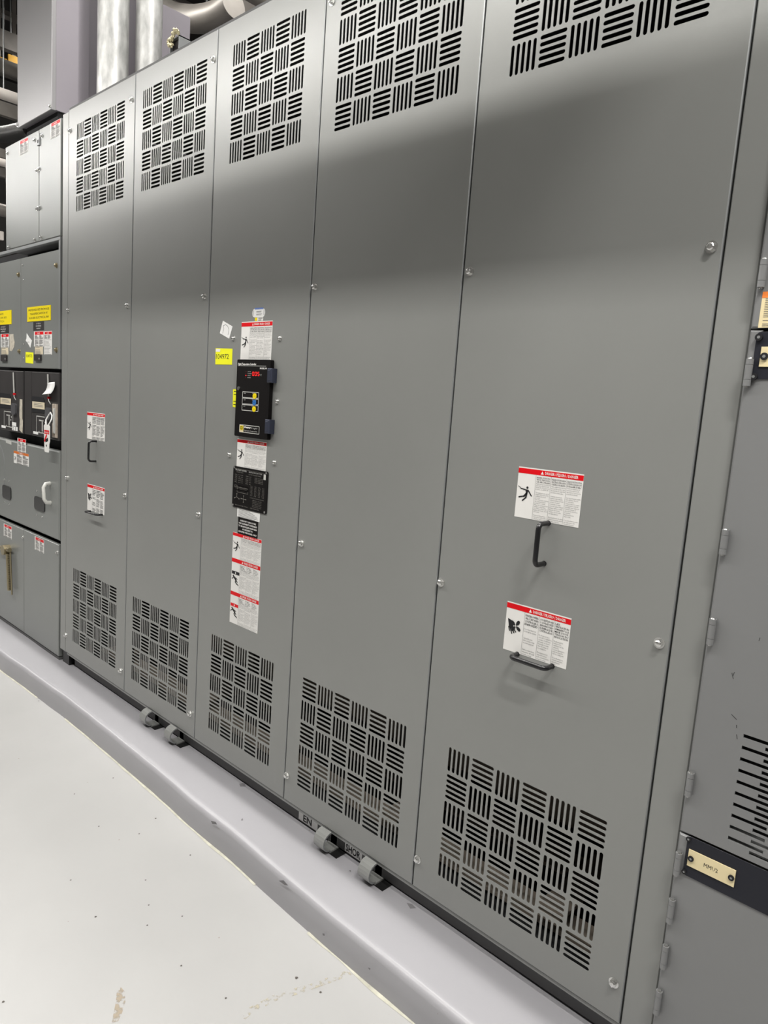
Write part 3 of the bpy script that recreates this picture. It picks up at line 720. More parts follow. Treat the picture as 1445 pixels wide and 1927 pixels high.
b.text('Power', *P(.31, .882), H * .033, y, WHITE, width=.2 * W, bold=.0006); b.text('Logic', *P(.52, .882), H * .033, y, SILK, width=.19 * W, shear=.3)
b.text('System Compatible', *P(.31, .922), H * .026, y, SILK, width=.4 * W)
b.build('badge', tctl, (P(.45, 0)[0], Yf, P(0, .94)[1]), label='silver-outlined logo badge with a yellow square')
b = MB(); b.disc(*P(.085, .375), W * .03, Yf - .003, STEEL, 14, Yf, rz=W * .036); b.stroke(P(.085, .36), P(.085, .39), W * .01, Yf - .0032, INK); b.build('lock', tctl, (P(.085, 0)[0], Yf, P(0, .39)[1]))
for (zc) in (.195, .83):
    b = MB(); px, pz = P(1.0, zc); b.box(px - .006, px + .016, -.022, -.001, pz - .021, pz + .021, BLUEP, .003); b.box(px - .001, px + .011, -.0232, -.022, pz - .015, pz + .015, BLUEP, .001)
    b.build('hinge', tctl, (px, -.01, pz - .02), label='slate blue plastic hinge block')

# ---- notes and loose tags stuck on the centre panel
def quad_note(name, corners, m, label, cat, fn=None, y=-.0002, th=.0006, parent=None, curl=0):
    P4 = [at(*c, y=0) for c in corners]; b = MB()
    b.poly([(p.x, p.z) for p in P4], y - th, m, y)
    if fn: fn(b, P4, y - th)
    ctr = sum(P4, Vector()) / len(P4)
    o = b.build(name, parent, (ctr.x, y, min(p.z for p in P4)))
    if parent is None: tag(o, label, cat)
    else: o['label'] = label
    return o
def note_fn(b, P4, y):
    x0, x1 = P4[0].x, P4[1].x; z1, z0 = P4[0].z, P4[3].z; W = x1 - x0; H = z1 - z0
    b.poly([(x0 + .02 * W, z1 - .22 * H), (x0 + .28 * W, z1 - .22 * H), (x0 + .28 * W, z1 - .05 * H), (x0 + .02 * W, z1 - .05 * H)], y - .0002, PAPER)
    b.text('104972', x0 + .05 * W, z0 + .34 * H, H * .44, y - .0003, INK, width=.76 * W)
quad_note('sticky_note', [(406.2, 655.3), (437.6, 656.2), (436.8, 686.4), (405.4, 685.8)], NOTE, 'square yellow note reading 104972 left of the temperature controller', 'note', note_fn)
def scrib(b, P4, y):
    c = sum(P4, Vector()) / 4; s = .018
    pts = [(-1, -.6), (-.7, .2), (-.9, .7), (-.2, .9), (.5, .6), (.9, .0), (.7, -.9)]
    for a, d in zip(pts, pts[1:]): b.stroke((c.x + a[0] * s, c.z + a[1] * s), (c.x + d[0] * s, c.z + d[1] * s), .0016, y - .0002, GREYINK)
quad_note('paper_tag', [(419.7, 603.6), (437.9, 614.5), (431.4, 637.4), (413.9, 627)], PAPER, 'tilted white paper tag above the yellow 104972 note', 'tag', scrib)
def ystrip(b, P4, y):
    x0, x1 = P4[0].x, P4[1].x; z1, z0 = P4[0].z, P4[3].z; H = z1 - z0; W = x1 - x0
    for k in (.1, .27, .66, .85): b.poly([(x0 + .2 * W, z1 - k * H - .04 * H), (x0 + .85 * W, z1 - k * H - .04 * H), (x0 + .85 * W, z1 - k * H), (x0 + .2 * W, z1 - k * H)], y - .0002, INK)
quad_note('yellow_strip', [(438.9, 732.5), (447.5, 733), (446.6, 767.3), (438.2, 765.5)], NOTE, 'narrow yellow strip sticking out at the left edge of the controller', 'sticker', ystrip)

# ---- skid brackets under the base
def bracket(x, lab):
    b = MB(); n = 10; r_ = .030; wd = .042; cz = ZB - .034; cy = .004
    pr = [(cy + r_ * math.cos(PI / 2 + PI * k / n), cz + r_ * math.sin(PI / 2 + PI * k / n)) for k in range(n + 1)]
    pr = [(-.0 + p[0] - .008, p[1] + .003) for p in pr]
    th = .005
    pi_ = [(p[0] + (cy - .008 - p[0]) * th / r_ * 1.0, p[1] + (cz + .003 - p[1]) * th / r_) for p in pr]
    for k in range(n):
        for (A, B_, flip) in ((pr, pr, 0), (pi_, pi_, 1)):
            q = [(x, *A[k]), (x + wd, *A[k]), (x + wd, *A[k + 1]), (x, *A[k + 1])]
            b.face(q if flip else list(reversed(q)), PANEL, True)
        for xx in (x, x + wd): b.face([(xx, *pr[k]), (xx, *pi_[k]), (xx, *pi_[k + 1]), (xx, *pr[k + 1])], EDGE)
    b.box(x, x + wd, cy - .01, .09, PADZ + .0005, PADZ + .006, PANEL)
    b.box(x + wd * .2, x + wd * .8, .028, .09, PADZ + .006, ZB - .021, DGREY)
    b.box(x - .002, x + wd + .03, -.008, .08, PADZ + .0003, PADZ + .0012, RUBBER)
    b.build('skid_bracket', enc, (x, 0, PADZ))
for u, v in ((264, 1349), (310, 1379), (592, 1574), (675, 1632)):
    p = at(u, v, y=-.03); bracket(p.x, '')
# cut-off paper tapes on the base channel between the brackets
def base_tape(u0, u1, vv, txt, label):
    a = at(u0, vv[0], y=.026); c = at(u1, vv[1], y=.026); b = MB()
    b.box(a.x, c.x, .0262, .0278, PADZ + .010, ZB - .0145, PAPER)
    b.text(txt, a.x + .25 * (c.x - a.x) if len(txt) < 3 else a.x + .06 * (c.x - a.x), PADZ + .014, .030, .0258, INK, width=(c.x - a.x) * (.45 if len(txt) < 3 else .85), bold=.0008)
    b.build('paper_tape', enc, (a.x, .027, ZB - .05), label=label)
base_tape(562, 597, (1535, 1560), 'EN', 'white paper tape with black capitals, mostly hidden by the base lip')
base_tape(649, 681, (1592, 1612), 'SHOR', 'white paper tape with more black capitals beside the nearest bracket')
b = MB(); b.box(XL + .01, XL + .075, .012, .09, PADZ + .001, ZB - .003, RUBBER); b.build('foot', enc, (XL + .04, .05, PADZ), label='black foot under the left corner')

# ================================================================== LEFT SWITCHGEAR
sg = thing('switchgear_section', 'grey switchgear section at far left with two black drawout breakers', 'switchgear', (-1.2, 0, PADZ))
SR = -0.785                                   # its right edge
X = lambda u, v: at(u, v).x
Z = lambda u, v: at(u, v).z
seam_mid = (X(38, 560) + X(42, 1100)) / 2 - .01
seam_mid = X(39.5, 620)
seam_low = X(45, 1100)
seam_top = X(73.5, 400)
xl_top = X(11, 380); SL = -1.95
z_topbox1, z_topbox0 = Z(60, 251), Z(77.8, 453)
z_flange0 = Z(77.8, 460.5)
z_mid1 = Z(77.8, 477); z_mid0 = Z(75, 693)
z_br1 = Z(60, 699); z_br0 = Z(90, 826)
z_dr1 = Z(60, 838); z_dr0 = Z(60, 996)
z_lo1 = Z(75, 1010) ; z_lo0 = PADZ + .018
def door_slab(name, x0, x1, z0, z1, parent=sg, y=0, m=PANEL2, label=None, th=.02):
    b = MB(); b.box(x0, x1, y, y + th, z0, z1, m, .0025); o = b.build(name, parent, ((x0 + x1) / 2, y, z0))
    if label: o['label'] = label
    return o
# body
b = MB()
b.box(SL, SR - .002, .022, 1.2, PADZ + .001, z_lo1 + .01, PANEL2)
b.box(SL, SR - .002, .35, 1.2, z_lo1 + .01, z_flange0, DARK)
b.box(xl_top + .003, SR - .002, .022, 1.2, z_flange0 + .012, z_topbox1 - .002, PANEL2)
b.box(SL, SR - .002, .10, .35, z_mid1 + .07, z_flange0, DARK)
b.box(SR - .006, SR - .002, .02, .35, z_lo1, z_flange0, PANEL2)
b.box(SL, SR - .002, .004, .36, PADZ + .0005, PADZ + .014, DGREY)
b.build('housing', sg, (-1.3, .02, PADZ))
b = MB(); b.box(xl_top - .3, SR + .0015, -.002, .016, z_flange0, z_topbox0 - .003, EDGE, .0015); b.build('flange', sg, (-1.2, 0, z_flange0))
b = MB(); b.box(SR - .014, SR + .0015, -.002, .10, z_mid0, z_flange0, EDGE, .001); b.build('side_flange', sg, (SR, 0, z_mid0))
tpl = door_slab('cover_panel', xl_top, seam_top - .0015, z_topbox0, z_topbox1, label='left upper cover panel')
tpr = door_slab('cover_panel', seam_top + .0015, SR - .002, z_topbox0, z_topbox1, label='right upper cover panel')
ml = door_slab('cover_panel', SL, seam_mid - .0015, z_mid0, z_mid1, label='left instrument cover with yellow sign')
mr = door_slab('cover_panel', seam_mid + .0015, SR - .015, z_mid0, z_mid1, label='right instrument cover with yellow sign')
b = MB(); b.box(SL, SR - .002, .0, .03, z_dr0, z_dr1, PANEL2, .006); dr = b.build('breaker_door', sg, (-1.3, 0, z_dr0), label='wide door with two dark inspection windows')
ll = door_slab('lower_panel', SL, seam_low - .0015, z_lo0, z_lo1, label='left lower panel with brass handle')
lr = door_slab('lower_panel', seam_low + .0015, SR - .002, z_lo0, z_lo1, label='right lower panel')
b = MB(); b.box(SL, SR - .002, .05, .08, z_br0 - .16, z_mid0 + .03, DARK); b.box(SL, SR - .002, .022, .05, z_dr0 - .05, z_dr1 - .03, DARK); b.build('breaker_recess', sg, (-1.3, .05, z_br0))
# right hand cabinet of the top: hinge box at the seam
p = at(74, 254); b = MB(); b.box(p.x - .012, p.x + .012, -.006, 0, p.z - .045, p.z + .004, EDGE, .001); b.box(p.x - .006, p.x + .006, -.0066, -.006, p.z - .035, p.z - .022, INK); b.build('latch_plate', sg, (p.x, 0, p.z))
for (u, v) in ((65, 264), (79.5, 256), (70, 321), (74.5, 318), (70.5, 393), (75, 391), (66, 452), (78, 447), (14.5, 289)): bolt(tpl if u < 73 else tpr, u, v, r=.0065)
bolt(sg, 17, 466, r=.0065, y=-.002)
for (u, v) in ((35.5, 517), (37, 661)): bolt(ml, u, v, r=.008, m=BRASS)
for (u, v) in ((106.5, 499.5), (106.5, 658.5)): bolt(mr, u, v, r=.008, m=BRASS)
for (u, v) in ((43.5, 500), (44.5, 527), (45.5, 647.5), (45.5, 674)): bolt(mr, u, v, r=.004, washer=False)
for (u, v) in ((43.5, 1011), (108, 1039.5)): bolt(ll if u < 45 else lr, u, v, r=.006)
# printed stickers on it
small = lambda b, r, y: danger_print(b, *r, y, 'small', 1, pic=.08, hdr=.2, cols=2)
sticker(tpl, SK, [(36.5, 266), (53.5, 258.5), (53.3, 285), (37, 293.5)], small, 'red and white danger sticker on the left upper cover')
sticker(tpr, SK, [(94.8, 231.5), (114, 224.5), (113.6, 253.5), (95.2, 263)], small, 'red and white danger sticker on the right upper cover')
def yl(txts, ink=INK):
    def fn(b, r, y):
        x0, x1, z0, z1 = r; W = x1 - x0; H = z1 - z0
        for k, t in enumerate(txts): b.text(t, x0 + W / 2, z1 - H * (.29 + k * .27), H * .2, y - .0003, ink, width=W * min(.88, .04 * len(t)), align='CENTER')
    return fn
sticker(mr, 'yellow_sign', [(52, 578.5), (96, 574), (96, 602.5), (52, 605.5)], yl(['PREFERRED RES FROM A02', "TRANSFER SWITCH 'A'", 'GLACIER ELECTRICAL RM']), 'yellow engraved sign on the right instrument cover', base=YELLOW, th=.002)
sticker(ml, 'yellow_sign', [(-22, 588), (22, 583.7), (22, 610.4), (-22, 612.5)], yl(['ALTERNATE', 'RES FROM AR 003', "'A' SWITCH"]), 'yellow engraved sign on the left instrument cover', base=YELLOW, th=.002)
blk = ['GF TIE BUS', 'MAIN BREAKER', 'PREFERRED']
sticker(mr, 'black_notice', [(62.5, 606), (83, 604.5), (83, 621.5), (63, 622.5)], yl(blk, WHITE), 'black sticker below the right yellow sign', base=BLACKB)
sticker(ml, 'black_notice', [(-4, 612.5), (17, 611), (17, 627), (-4, 628)], yl(['GF TIE BUS', 'MAIN BREAKER', 'ALTERNATE'], WHITE), 'black sticker below the left yellow sign', base=BLACKB)
sticker(mr, SK, [(64, 624), (82.5, 623), (82, 652), (64.3, 652)], small, 'danger sticker under the right black sticker')
sticker(mr, SK, [(83, 623.5), (98, 623), (97.7, 667.8), (83.3, 666.8)], lambda b, r, y: (danger_print(b, *r, y, 'small', 0, pic=.05, hdr=.13, cols=2), lines(b, (r[0], r[1], r[2], r[3] - .15 * (r[3] - r[2])), y - .0004, GREYINK, 14, .2, seed=5)), 'tall narrow danger sticker')
sticker(ml, SK, [(1.5, 628.7), (17, 628), (16.8, 654), (2, 654)], small, 'danger sticker under the left black sticker')
bg = lambda b, r, y: lines(b, r, y - .0003, GREYINK, 6, .3, seed=2)
sticker(mr, 'beige_label', [(66, 652.5), (81, 652.3), (80.8, 667), (66.3, 666.8)], bg, 'beige label', base=BEIGE)
sticker(ml, 'beige_label', [(3, 654.5), (16, 654.3), (15.8, 667), (3.3, 667)], bg, 'beige label', base=BEIGE)
for par, c in ((mr, [(67, 667), (79, 667), (78.5, 679.5), (67.5, 679)]), (ml, [(4, 668), (14.5, 668), (14.3, 680), (4.3, 680)])):
    sticker(par, 'black_relay', c, lambda b, r, y: b.disc(r[1] - .01, r[3] - .02, .004, y - .0005, SILK, 8), 'small black relay window', base=BLACKB, th=.008, rc=.004)
# torn tape, loose paper, note
quad_note('torn_tape', [(18, 629), (25.5, 628.5), (26, 636), (27.8, 644), (27, 652), (24, 658), (22.5, 661), (18.5, 660)], TAPE, 'torn strip of beige tape on the left instrument cover', 'tape', parent=ml)
quad_note('paper_tag', [(50.5, 627), (54.5, 634), (60.2, 641), (57.3, 654.5), (52, 645), (48.5, 641), (50, 637)], PAPER, 'small curled white paper tag left of the danger stickers on the switchgear', 'tag',
          lambda b, P4, y: lines(b, (P4[0].x + .004, P4[2].x - .01, P4[4].z, P4[1].z - .02), y - .0002, GREYINK, 3, .3, seed=2))
quad_note('sticky_note', [(48.6, 662.3), (63, 663.5), (62.6, 684.5), (48.2, 682.5)], NOTE, 'small yellow note on the right switchgear cover just above the breakers', 'note',
          lambda b, P4, y: (b.text('104973', P4[0].x + .008, (P4[0].z + P4[3].z) / 2, .02, y - .0002, INK, width=(P4[1].x - P4[0].x) * .75)))
# breakers
def breaker(x0, x1, z0, z1, lab):
    t = thing('drawout_breaker', lab, 'circuit breaker', ((x0 + x1) / 2, .01, z0))
    W = x1 - x0; H = z1 - z0; P = lambda a, c: (x0 + a * W, z1 - c * H); yf = .004
    b = MB(); b.box(x0, x1, yf, .05, z0, z1, BLACKB, .004); b.build('case', t, ((x0 + x1) / 2, yf, z0))
    b = MB(); q = [P(.02, .38), P(.45, .385), P(.5, .42), P(.5, .62), P(.02, .63)]; b.poly(q, yf - .002, INK, yf); b.build('trip_unit', t, (P(.25, 0)[0], yf, P(0, .6)[1]))
    b = MB(); b.poly([P(.06, .46), P(.52, .46), P(.52, .565), P(.06, .565)], yf - .0035, BEIGE, yf - .002); lines(b, (P(.1, 0)[0], P(.5, 0)[0], P(0, .56)[1], P(0, .47)[1]), yf - .0038, GREYINK, 4, .3, seed=9); b.build('rating_label', t, (P(.3, 0)[0], yf, P(0, .56)[1]), label='beige rating label')
    b = MB()
    b.tube([(P(.66, .03)[0], yf - .006, P(0, .03)[1]), (P(.69, .36)[0], yf - .006, P(0, .36)[1])], .0035, SILK, 8); b.build('charging_rod', t, (P(.66, 0)[0], yf, P(0, .3)[1]))
    b = MB(); b.disc(*P(.69, .38), .0055, yf - .010, RED, 10, yf); b.build('red_seal', t, (P(.69, 0)[0], yf, P(0, .38)[1]), label='red seal')
    b = MB(); b.tube([(P(.69, 0)[0], yf - .006, P(0, .39)[1]), (P(.74, 0)[0], yf - .012, P(0, .42)[1]), (P(.76, 0)[0], yf - .006, P(0, .47)[1])], .002, SILK, 6)
    b.tube([(P(.66, 0)[0], yf - .006, P(0, .54)[1]), (P(.67, 0)[0], yf - .006, P(0, .6)[1])], .003, SILK, 6); b.build('seal_wire', t, (P(.7, 0)[0], yf, P(0, .5)[1]))
    b = MB(); c = P(.67, .62); s = .028; b.poly([(c[0] - s, c[1] - s * .7), (c[0] - s * .6, c[1] - s), (c[0] + s * .6, c[1] - s), (c[0] + s, c[1] - s * .7), (c[0] + s, c[1] + s * .7), (c[0] + s * .5, c[1] + s), (c[0] - s * .5, c[1] + s), (c[0] - s, c[1] + s * .7)], yf - .01, LATCH, yf)
    b.build('key_lock', t, (c[0], yf, c[1]))
    b = MB(); q = [P(.2, .68), P(.58, .68), P(.58, .93), P(.2, .93)]
    for j in range(4): b.stroke(q[j], q[(j + 1) % 4], .004, yf - .0006, SILK)
    b.stroke(P(.42, .74), P(.42, .9), .012, yf - .0008, SILK); b.stroke(P(.3, .74), P(.46, .74), .006, yf - .0008, SILK)
    for c_ in ((.52, .76), (.5, .81), (.3, .92), (.42, .92)): b.disc(*P(*c_), .005, yf - .001, SILK, 8)
    b.build('indicator_panel', t, (P(.4, 0)[0], yf, P(0, .93)[1]))
    b = MB(); b.poly([P(.08, .925), P(.26, .925), P(.26, .965), P(.08, .965)], yf - .001, PAPER, yf); b.build('small_label', t, (P(.15, 0)[0], yf, P(0, .965)[1]), label='small white label')
    return t, P, yf
zc1 = z_br1; bx0 = X(57.5, 760); bx1 = SR - .02
brR, PR, yf = breaker(bx0, bx1, z_br0, zc1, 'black drawout breaker nearest the transformer, with a white paper and red tag hanging on it')
lx1 = X(41.5, 760); lx0 = lx1 - (bx1 - bx0)
brL, PL2, yf = breaker(lx0, lx1, z_br0, zc1, 'black drawout breaker at the left picture edge with strip of old tape')
b = MB(); b.box(X(43.5, 760), bx0 - .004, .006, .05, z_br0, zc1, BLACKB, .003); b.build('breaker_filler', sg, (X(50, 760), .006, z_br0), label='blank charcoal strip between the breakers')
b = MB(); b.poly([PL2(.88, .45), PL2(.98, .45), PL2(.975, .75), PL2(1.0, .8), PL2(.98, .99), PL2(.86, .95), PL2(.88, .78), PL2(.86, .72)], yf - .001, TAPE, yf); b.build('tape_strip', brL, (lx1 - .02, yf, z_br0), label='vertical strip of old beige tape')
b = MB(); b.poly([PL2(.55, .84), PL2(.72, .84), PL2(.72, .90), PL2(.55, .90)], yf - .001, PAPER, yf); b.poly([PL2(.55, .91), PL2(.78, .91), PL2(.78, .975), PL2(.55, .975)], yf - .001, PAPER, yf)
for q in ((.6, .93), (.7, .93), (.6, .96), (.7, .96)): b.disc(*PL2(*q), .004, yf - .0013, INK, 8)
b.build('small_label', brL, (PL2(.6, 0)[0], yf, z_br0), label='two small white labels')
b = MB(); x0, z1 = PR(.84, .46); x1, z0 = PR(1.0, .96)
b.box(x0, x1 - .01, -.006, yf, z0, z1, CLEAR, .003); b.box(x1 - .028, x1 - .012, -.012, -.006, z0 + .02, z1 - .02, SILK, .002); b.disc(x1 - .035, z0 + .09, .018, -.0065, INK, 12, -.006, rz=.03)
b.build('handle_cover', brR, (x0, 0, z0), label='translucent brownish cover over the racking handle')
# curled white paper taped on the right breaker
b = MB(); mi = b.mi(PAPER); n = 8
for k in range(n + 1):
    t = k / n; v_l = 720.5 + t * 22; uL = 90.5 - 5.5 * t ** 3; uR = 106 - 3 * t ** 3
    y_ = -.004 - .014 * t * t
    a = at(uL, v_l); c = at(uR, v_l - 1.5)
    b.v += [(a.x + .01 * t, y_, a.z), (c.x + .01 * t, y_ - .004, c.z)]
for k in range(n): b.f.append([2 * k, 2 * k + 2, 2 * k + 3, 2 * k + 1]); b.m.append(mi); b.sm.append(True)
o = b.build('paper_sheet', None, at(97, 742, y=-.01)); tag(o, 'curled white sheet of paper taped on the breaker beside the transformer', 'paper')
md = o.modifiers.new('thickness', 'SOLIDIFY'); md.thickness = .0012
# lockout tag on loop
tg = thing('lockout_tag', 'white and red danger tag hanging by a loop over the lower breaker edge', 'tag', at(88, 850, y=-.03))
q0 = at(94, 776, y=-.012); b = MB(); A = at(86.5, 799, y=-.028); B2 = at(91.5, 799, y=-.028)
b.tube([A, at(86.5, 790, y=-.024), at(90, 784, y=-.018), at(95, 776, y=-.014), at(97.8, 782, y=-.016), at(97, 789, y=-.022), at(93, 797, y=-.028), B2], .0028, PAPER, 8)
b.build('loop', tg, q0)
b = MB(); a = at(83, 800, y=-.03); c = at(94, 850, y=-.03)
tw = c.x - a.x; tz1, tz0 = at(88, 799, y=-.03).z, at(86, 850.5, y=-.03).z; TH = tz1 - tz0
Q = lambda u_, v_: (a.x + u_ * tw * 1.0, tz1 - v_ * TH)
b.poly([Q(.0, .06), Q(.15, 0), Q(.85, .0), Q(1, .06), Q(1, .60), Q(.9, .7), Q(.85, .98), Q(.75, 1), Q(.2, 1), Q(.12, .96), Q(.08, .6)], -.0315, WHITE, -.0300)
b.poly([Q(.1, .2), Q(.92, .2), Q(.92, .34), Q(.1, .34)], -.0318, RED); b.text('DANGER', *Q(.5, .31), TH * .09, -.0321, WHITE, width=tw * .7, align='CENTER')
b.stroke(Q(.15, .62), Q(.5, .36), tw * .2, -.0318, RED); b.stroke(Q(.3, .6), Q(.75, .52), tw * .22, -.0319, INK); b.disc(*Q(.45, .76), tw * .09, -.0318, INK, 8)
b.build('tag_card', tg, (a.x, -.03, tz0))
# door furniture
for (c, sc_) in (([(5.5, 911.5), (21.5, 917), (21.5, 941), (6, 936)], 0), ([(65.5, 933), (85, 939), (85, 964.5), (66, 958)], 1)):
    r_ = rect_of(*c); b = MB(); plate(b, r_, 0, WINDOWP, .004, .014); o = b.build('inspection_window', dr, ((r_[0] + r_[1]) / 2, 0, r_[2]), label='dark inspection pane')
    for sx in (.22, .75):
        for zz in (r_[3] + .028, r_[2] - .025):
            b = MB(); bolt_mb(b, r_[0] + sx * (r_[1] - r_[0]), zz, 0, .0045, STEEL, False); b.build('screw', dr, (r_[0] + sx * (r_[1] - r_[0]), 0, zz))
a = at(94.5, 909.5); c = at(95.5, 946); b = MB()
pts = [a, a + Vector((0, -.02, -.002)), a + Vector((0, -.03, -.018)), c + Vector((0, -.03, .018)), c + Vector((0, -.02, .002)), c]
b.tube(pts, [.009, .009, .008, .008, .009, .009], WHITEH, 10); b.build('handle', dr, (a + c) / 2, label='light grey curved door handle')
b = MB(); b.disc(at(-3, 884).x, at(-3, 884).z, .10, -.0008, EDGE, 28, 0, rz=.14); b.disc(at(-3, 884).x, at(-3, 884).z, .093, -.0011, PANEL2, 28, -.0008, rz=.132); b.build('embossed_ring', dr, at(-3, 884))
sticker(dr, SK, [(33, 824), (49, 827), (48.7, 854), (33.3, 850)], small, 'danger sticker at the top of the wide door')
sticker(dr, SK, [(26, 847.5), (54.5, 855), (54, 878.5), (26.2, 870.5)], lambda b, r, y: danger_print(b, *r, y, 'warn', 1, pic=.2, hdr=.2, cols=2, top=0, head=ORANGE), 'white warning sticker with orange header')
b = MB()
for k in range(5): p = at(11.5 + k * 2.1, 831 + k * .8); b.box(p.x - .003, p.x + .012, -.0006, 0, p.z - .006, p.z + .012, SILK)
b.build('flaked_paint', dr, at(15, 832))
sticker(ll, SK, [(7, 984.5), (22.3, 992), (22, 1015), (7.3, 1008)], small, 'danger sticker on the left lower panel')
sticker(lr, SK, [(65.5, 1009), (83, 1016.5), (82.7, 1041.5), (65.8, 1034)], small, 'danger sticker on the right lower panel')
# brass kirk handle with hanging chain bar
hb = at(18, 1034); b = MB(); b.tube([at(-6, 1029, y=-.02), at(18, 1035, y=-.02)], .011, BRASS, 10); b.disc(hb.x, hb.z, .026, -.035, BRASS, 16, 0)
b.build('lever_handle', ll, hb, label='brass lever handle')
b = MB(); p0 = at(14, 1042, y=-.02); p1 = at(17, 1111, y=-.02)
n = 16
for k in range(n):
    t0 = k / n; t1 = (k + .72) / n; A_ = p0.lerp(p1, t0); B_ = p0.lerp(p1, t1); b.box(A_.x - .014, A_.x + .014, -.024, -.016, B_.z, A_.z, BRASS)
b.tube([p0, p1], .009, BRASS, 6); b.build('hanging_chain', ll, p0, label='brass link strap hanging from the lever')
b = MB(); b.tube([at(19.5, 1040, y=-.015), at(22.5, 1119, y=-.015)], .004, BRASS, 6); b.build('hanging_rod', ll, at(20, 1040), label='thin brass rod')

# ================================================================== BUS HOUSING, PIPES AND DUCTS ABOVE
bx = at(97, 205).x; bz = at(97, 205).z; bxl = at(33, 235).x
bus = thing('bus_duct_housing', 'grey vertical bus duct housing rising above the far left switchgear', 'duct', ((bx + bxl) / 2, 0, bz))
b = MB(); b.box(bxl, bx, 0, .018, bz, 4.2, DUCT, .002); b.build('front_cover', bus, ((bx + bxl) / 2, 0, bz))
b = MB(); b.box(bxl + .004, bx, .0185, .160, bz + .002, 4.2, DUCT2); b.build('side_cover', bus, (bx, .1, bz))
zt2 = at(300, 3, x=bx).z
b = MB(); b.box(bxl + .01, bx - .006, .162, .655, z_topbox1 + .003, zt2 + .0, DUCT2); b.build('rear_housing', bus, (bx, .4, 2.3))
for (u, v) in ((33.5, 235), (95, 200)): bolt(bus, u, v, r=.0065)
b = MB()
b.box(bxl + .03, bx - .01, .03, .15, z_topbox1, bz + .002, DARK); b.build('throat', bus, (bx, .1, z_topbox1), label='dark connection throat')
# flexible black conduit
fc = []
for k in range(30):
    t = k / 29; u_ = 58 - 85 * t; v_ = 243 + 10 * math.sin(t * 2.2); p = at(u_, v_, y=.05 + .22 * t); fc.append(p)
b = MB(); rs = [.036 + .006 * (k % 2) for k in range(30)]; b.tube(fc, rs, RUBBER, 14); o = b.build('flexible_conduit', None, fc[0]); tag(o, 'ribbed black flexible conduit between the bus duct and the switchgear top', 'conduit')

def vpipe(u0, u1, v, y, z0, z1, label):
    um = (u0 + u1) / 2; m_ = at(um, v, y=y); x_ = m_.x; D_ = (m_ - CP).length; r_ = D_ * (u1 - u0) / 2 / FP * .80
    t = thing('galvanised_pipe', label, 'pipe', (x_, y, z0), 'galvanised risers')
    b = MB(); n = 14; b.tube([(x_, y, z0 + (z1 - z0) * k / n) for k in range(n + 1)], r_, GALV, 28); b.build('pipe', t, (x_, y, z0))
    b = MB(); b.tube([(x_, y, ZT + .006), (x_, y, ZT + .03)], r_ * 1.18, DGREY, 24); b.build('flange', t, (x_, y, ZT))
vpipe(184.5, 240.5, 100, .17, ZT + .006, 4.8, 'thick mottled galvanised pipe rising next to the bus duct')
vpipe(256, 304, 80, .30, ZT + .006, 4.8, 'second mottled galvanised pipe, further right above the transformer')
# grey junction box with mineral wool behind the top edge
p = at(337, 74, y=.22); zt_ = at(337, 65.5, y=.22).z; jb = thing('duct_stub', 'small grey square duct stub with torn insulation above the transformer', 'duct', (p.x, .22, ZT + .01))
b = MB(); b.box(p.x - .004, p.x, .22, .55, ZT + .0062, zt_, EDGE); b.box(p.x - .07, p.x, .22, .55, zt_ - .004, zt_, EDGE); b.box(p.x - .07, p.x - .004, .232, .25, ZT + .0062, zt_ - .004, BLACKB); b.box(p.x - .07, p.x - .066, .22, .55, ZT + .0062, zt_ - .004, EDGE)
b.build('stub', jb, (p.x, .22, ZT + .006))
b = MB(); rd = random.Random(3); path = [(331, 58), (329, 63), (325, 68), (321, 74), (319, 80), (321, 85), (325, 88)]
for k in range(64):
    t = k / 64 * 6; i0 = int(t); f_ = t - i0; uu = path[i0][0] * (1 - f_) + path[i0 + 1][0] * f_; vv = path[i0][1] * (1 - f_) + path[i0 + 1][1] * f_
    c_ = at(uu, vv, y=.215) + Vector((rd.uniform(-.006, .006), rd.uniform(-.01, .01), rd.uniform(-.006, .006))); r_ = rd.uniform(.004, .009)
    vs = [c_ + Vector(q) * r_ * rd.uniform(.7, 1.3) for q in ((1, 0, 0), (-1, 0, 0), (0, 1, 0), (0, -1, 0), (0, 0, 1), (0, 0, -1))]
    for (i0, i1, i2) in ((0, 2, 4), (2, 1, 4), (1, 3, 4), (3, 0, 4), (2, 0, 5), (1, 2, 5), (3, 1, 5), (0, 3, 5)): b.face([vs[i0], vs[i1], vs[i2]], FLUFF, True)
b.build('insulation', jb, p, label='ragged yellowish mineral wool')
# big round duct elbow
def elbow(pts2, y, r_, name, label, m=DUCTR):
    P3 = [at(u, v, y=yy) for (u, v, yy) in pts2]; out = []
    for k in range(len(P3) - 1):
        for q in range(6):
            t = q / 6; p_1 = P3[max(k - 1, 0)]; p0_, p1_ = P3[k], P3[k + 1]; p2_ = P3[min(k + 2, len(P3) - 1)]
            out.append(.5 * ((2 * p0_) + (p1_ - p_1) * t + (2 * p_1 - 5 * p0_ + 4 * p1_ - p2_) * t * t + (-p_1 + 3 * p0_ - 3 * p1_ + p2_) * t ** 3))
    out.append(P3[-1]); b = MB(); b.tube(out, r_, m, 26)
    o = b.build(name, None, P3[0]); tag(o, label, 'duct'); return o
elbow([(290, 10, 1.25), (330, 30, 1.2), (372, 36, 1.15), (410, 28, 1.15), (440, 8, 1.15)], 1.2, .075, 'round_duct', 'dull round duct elbow above the transformer, left of centre')
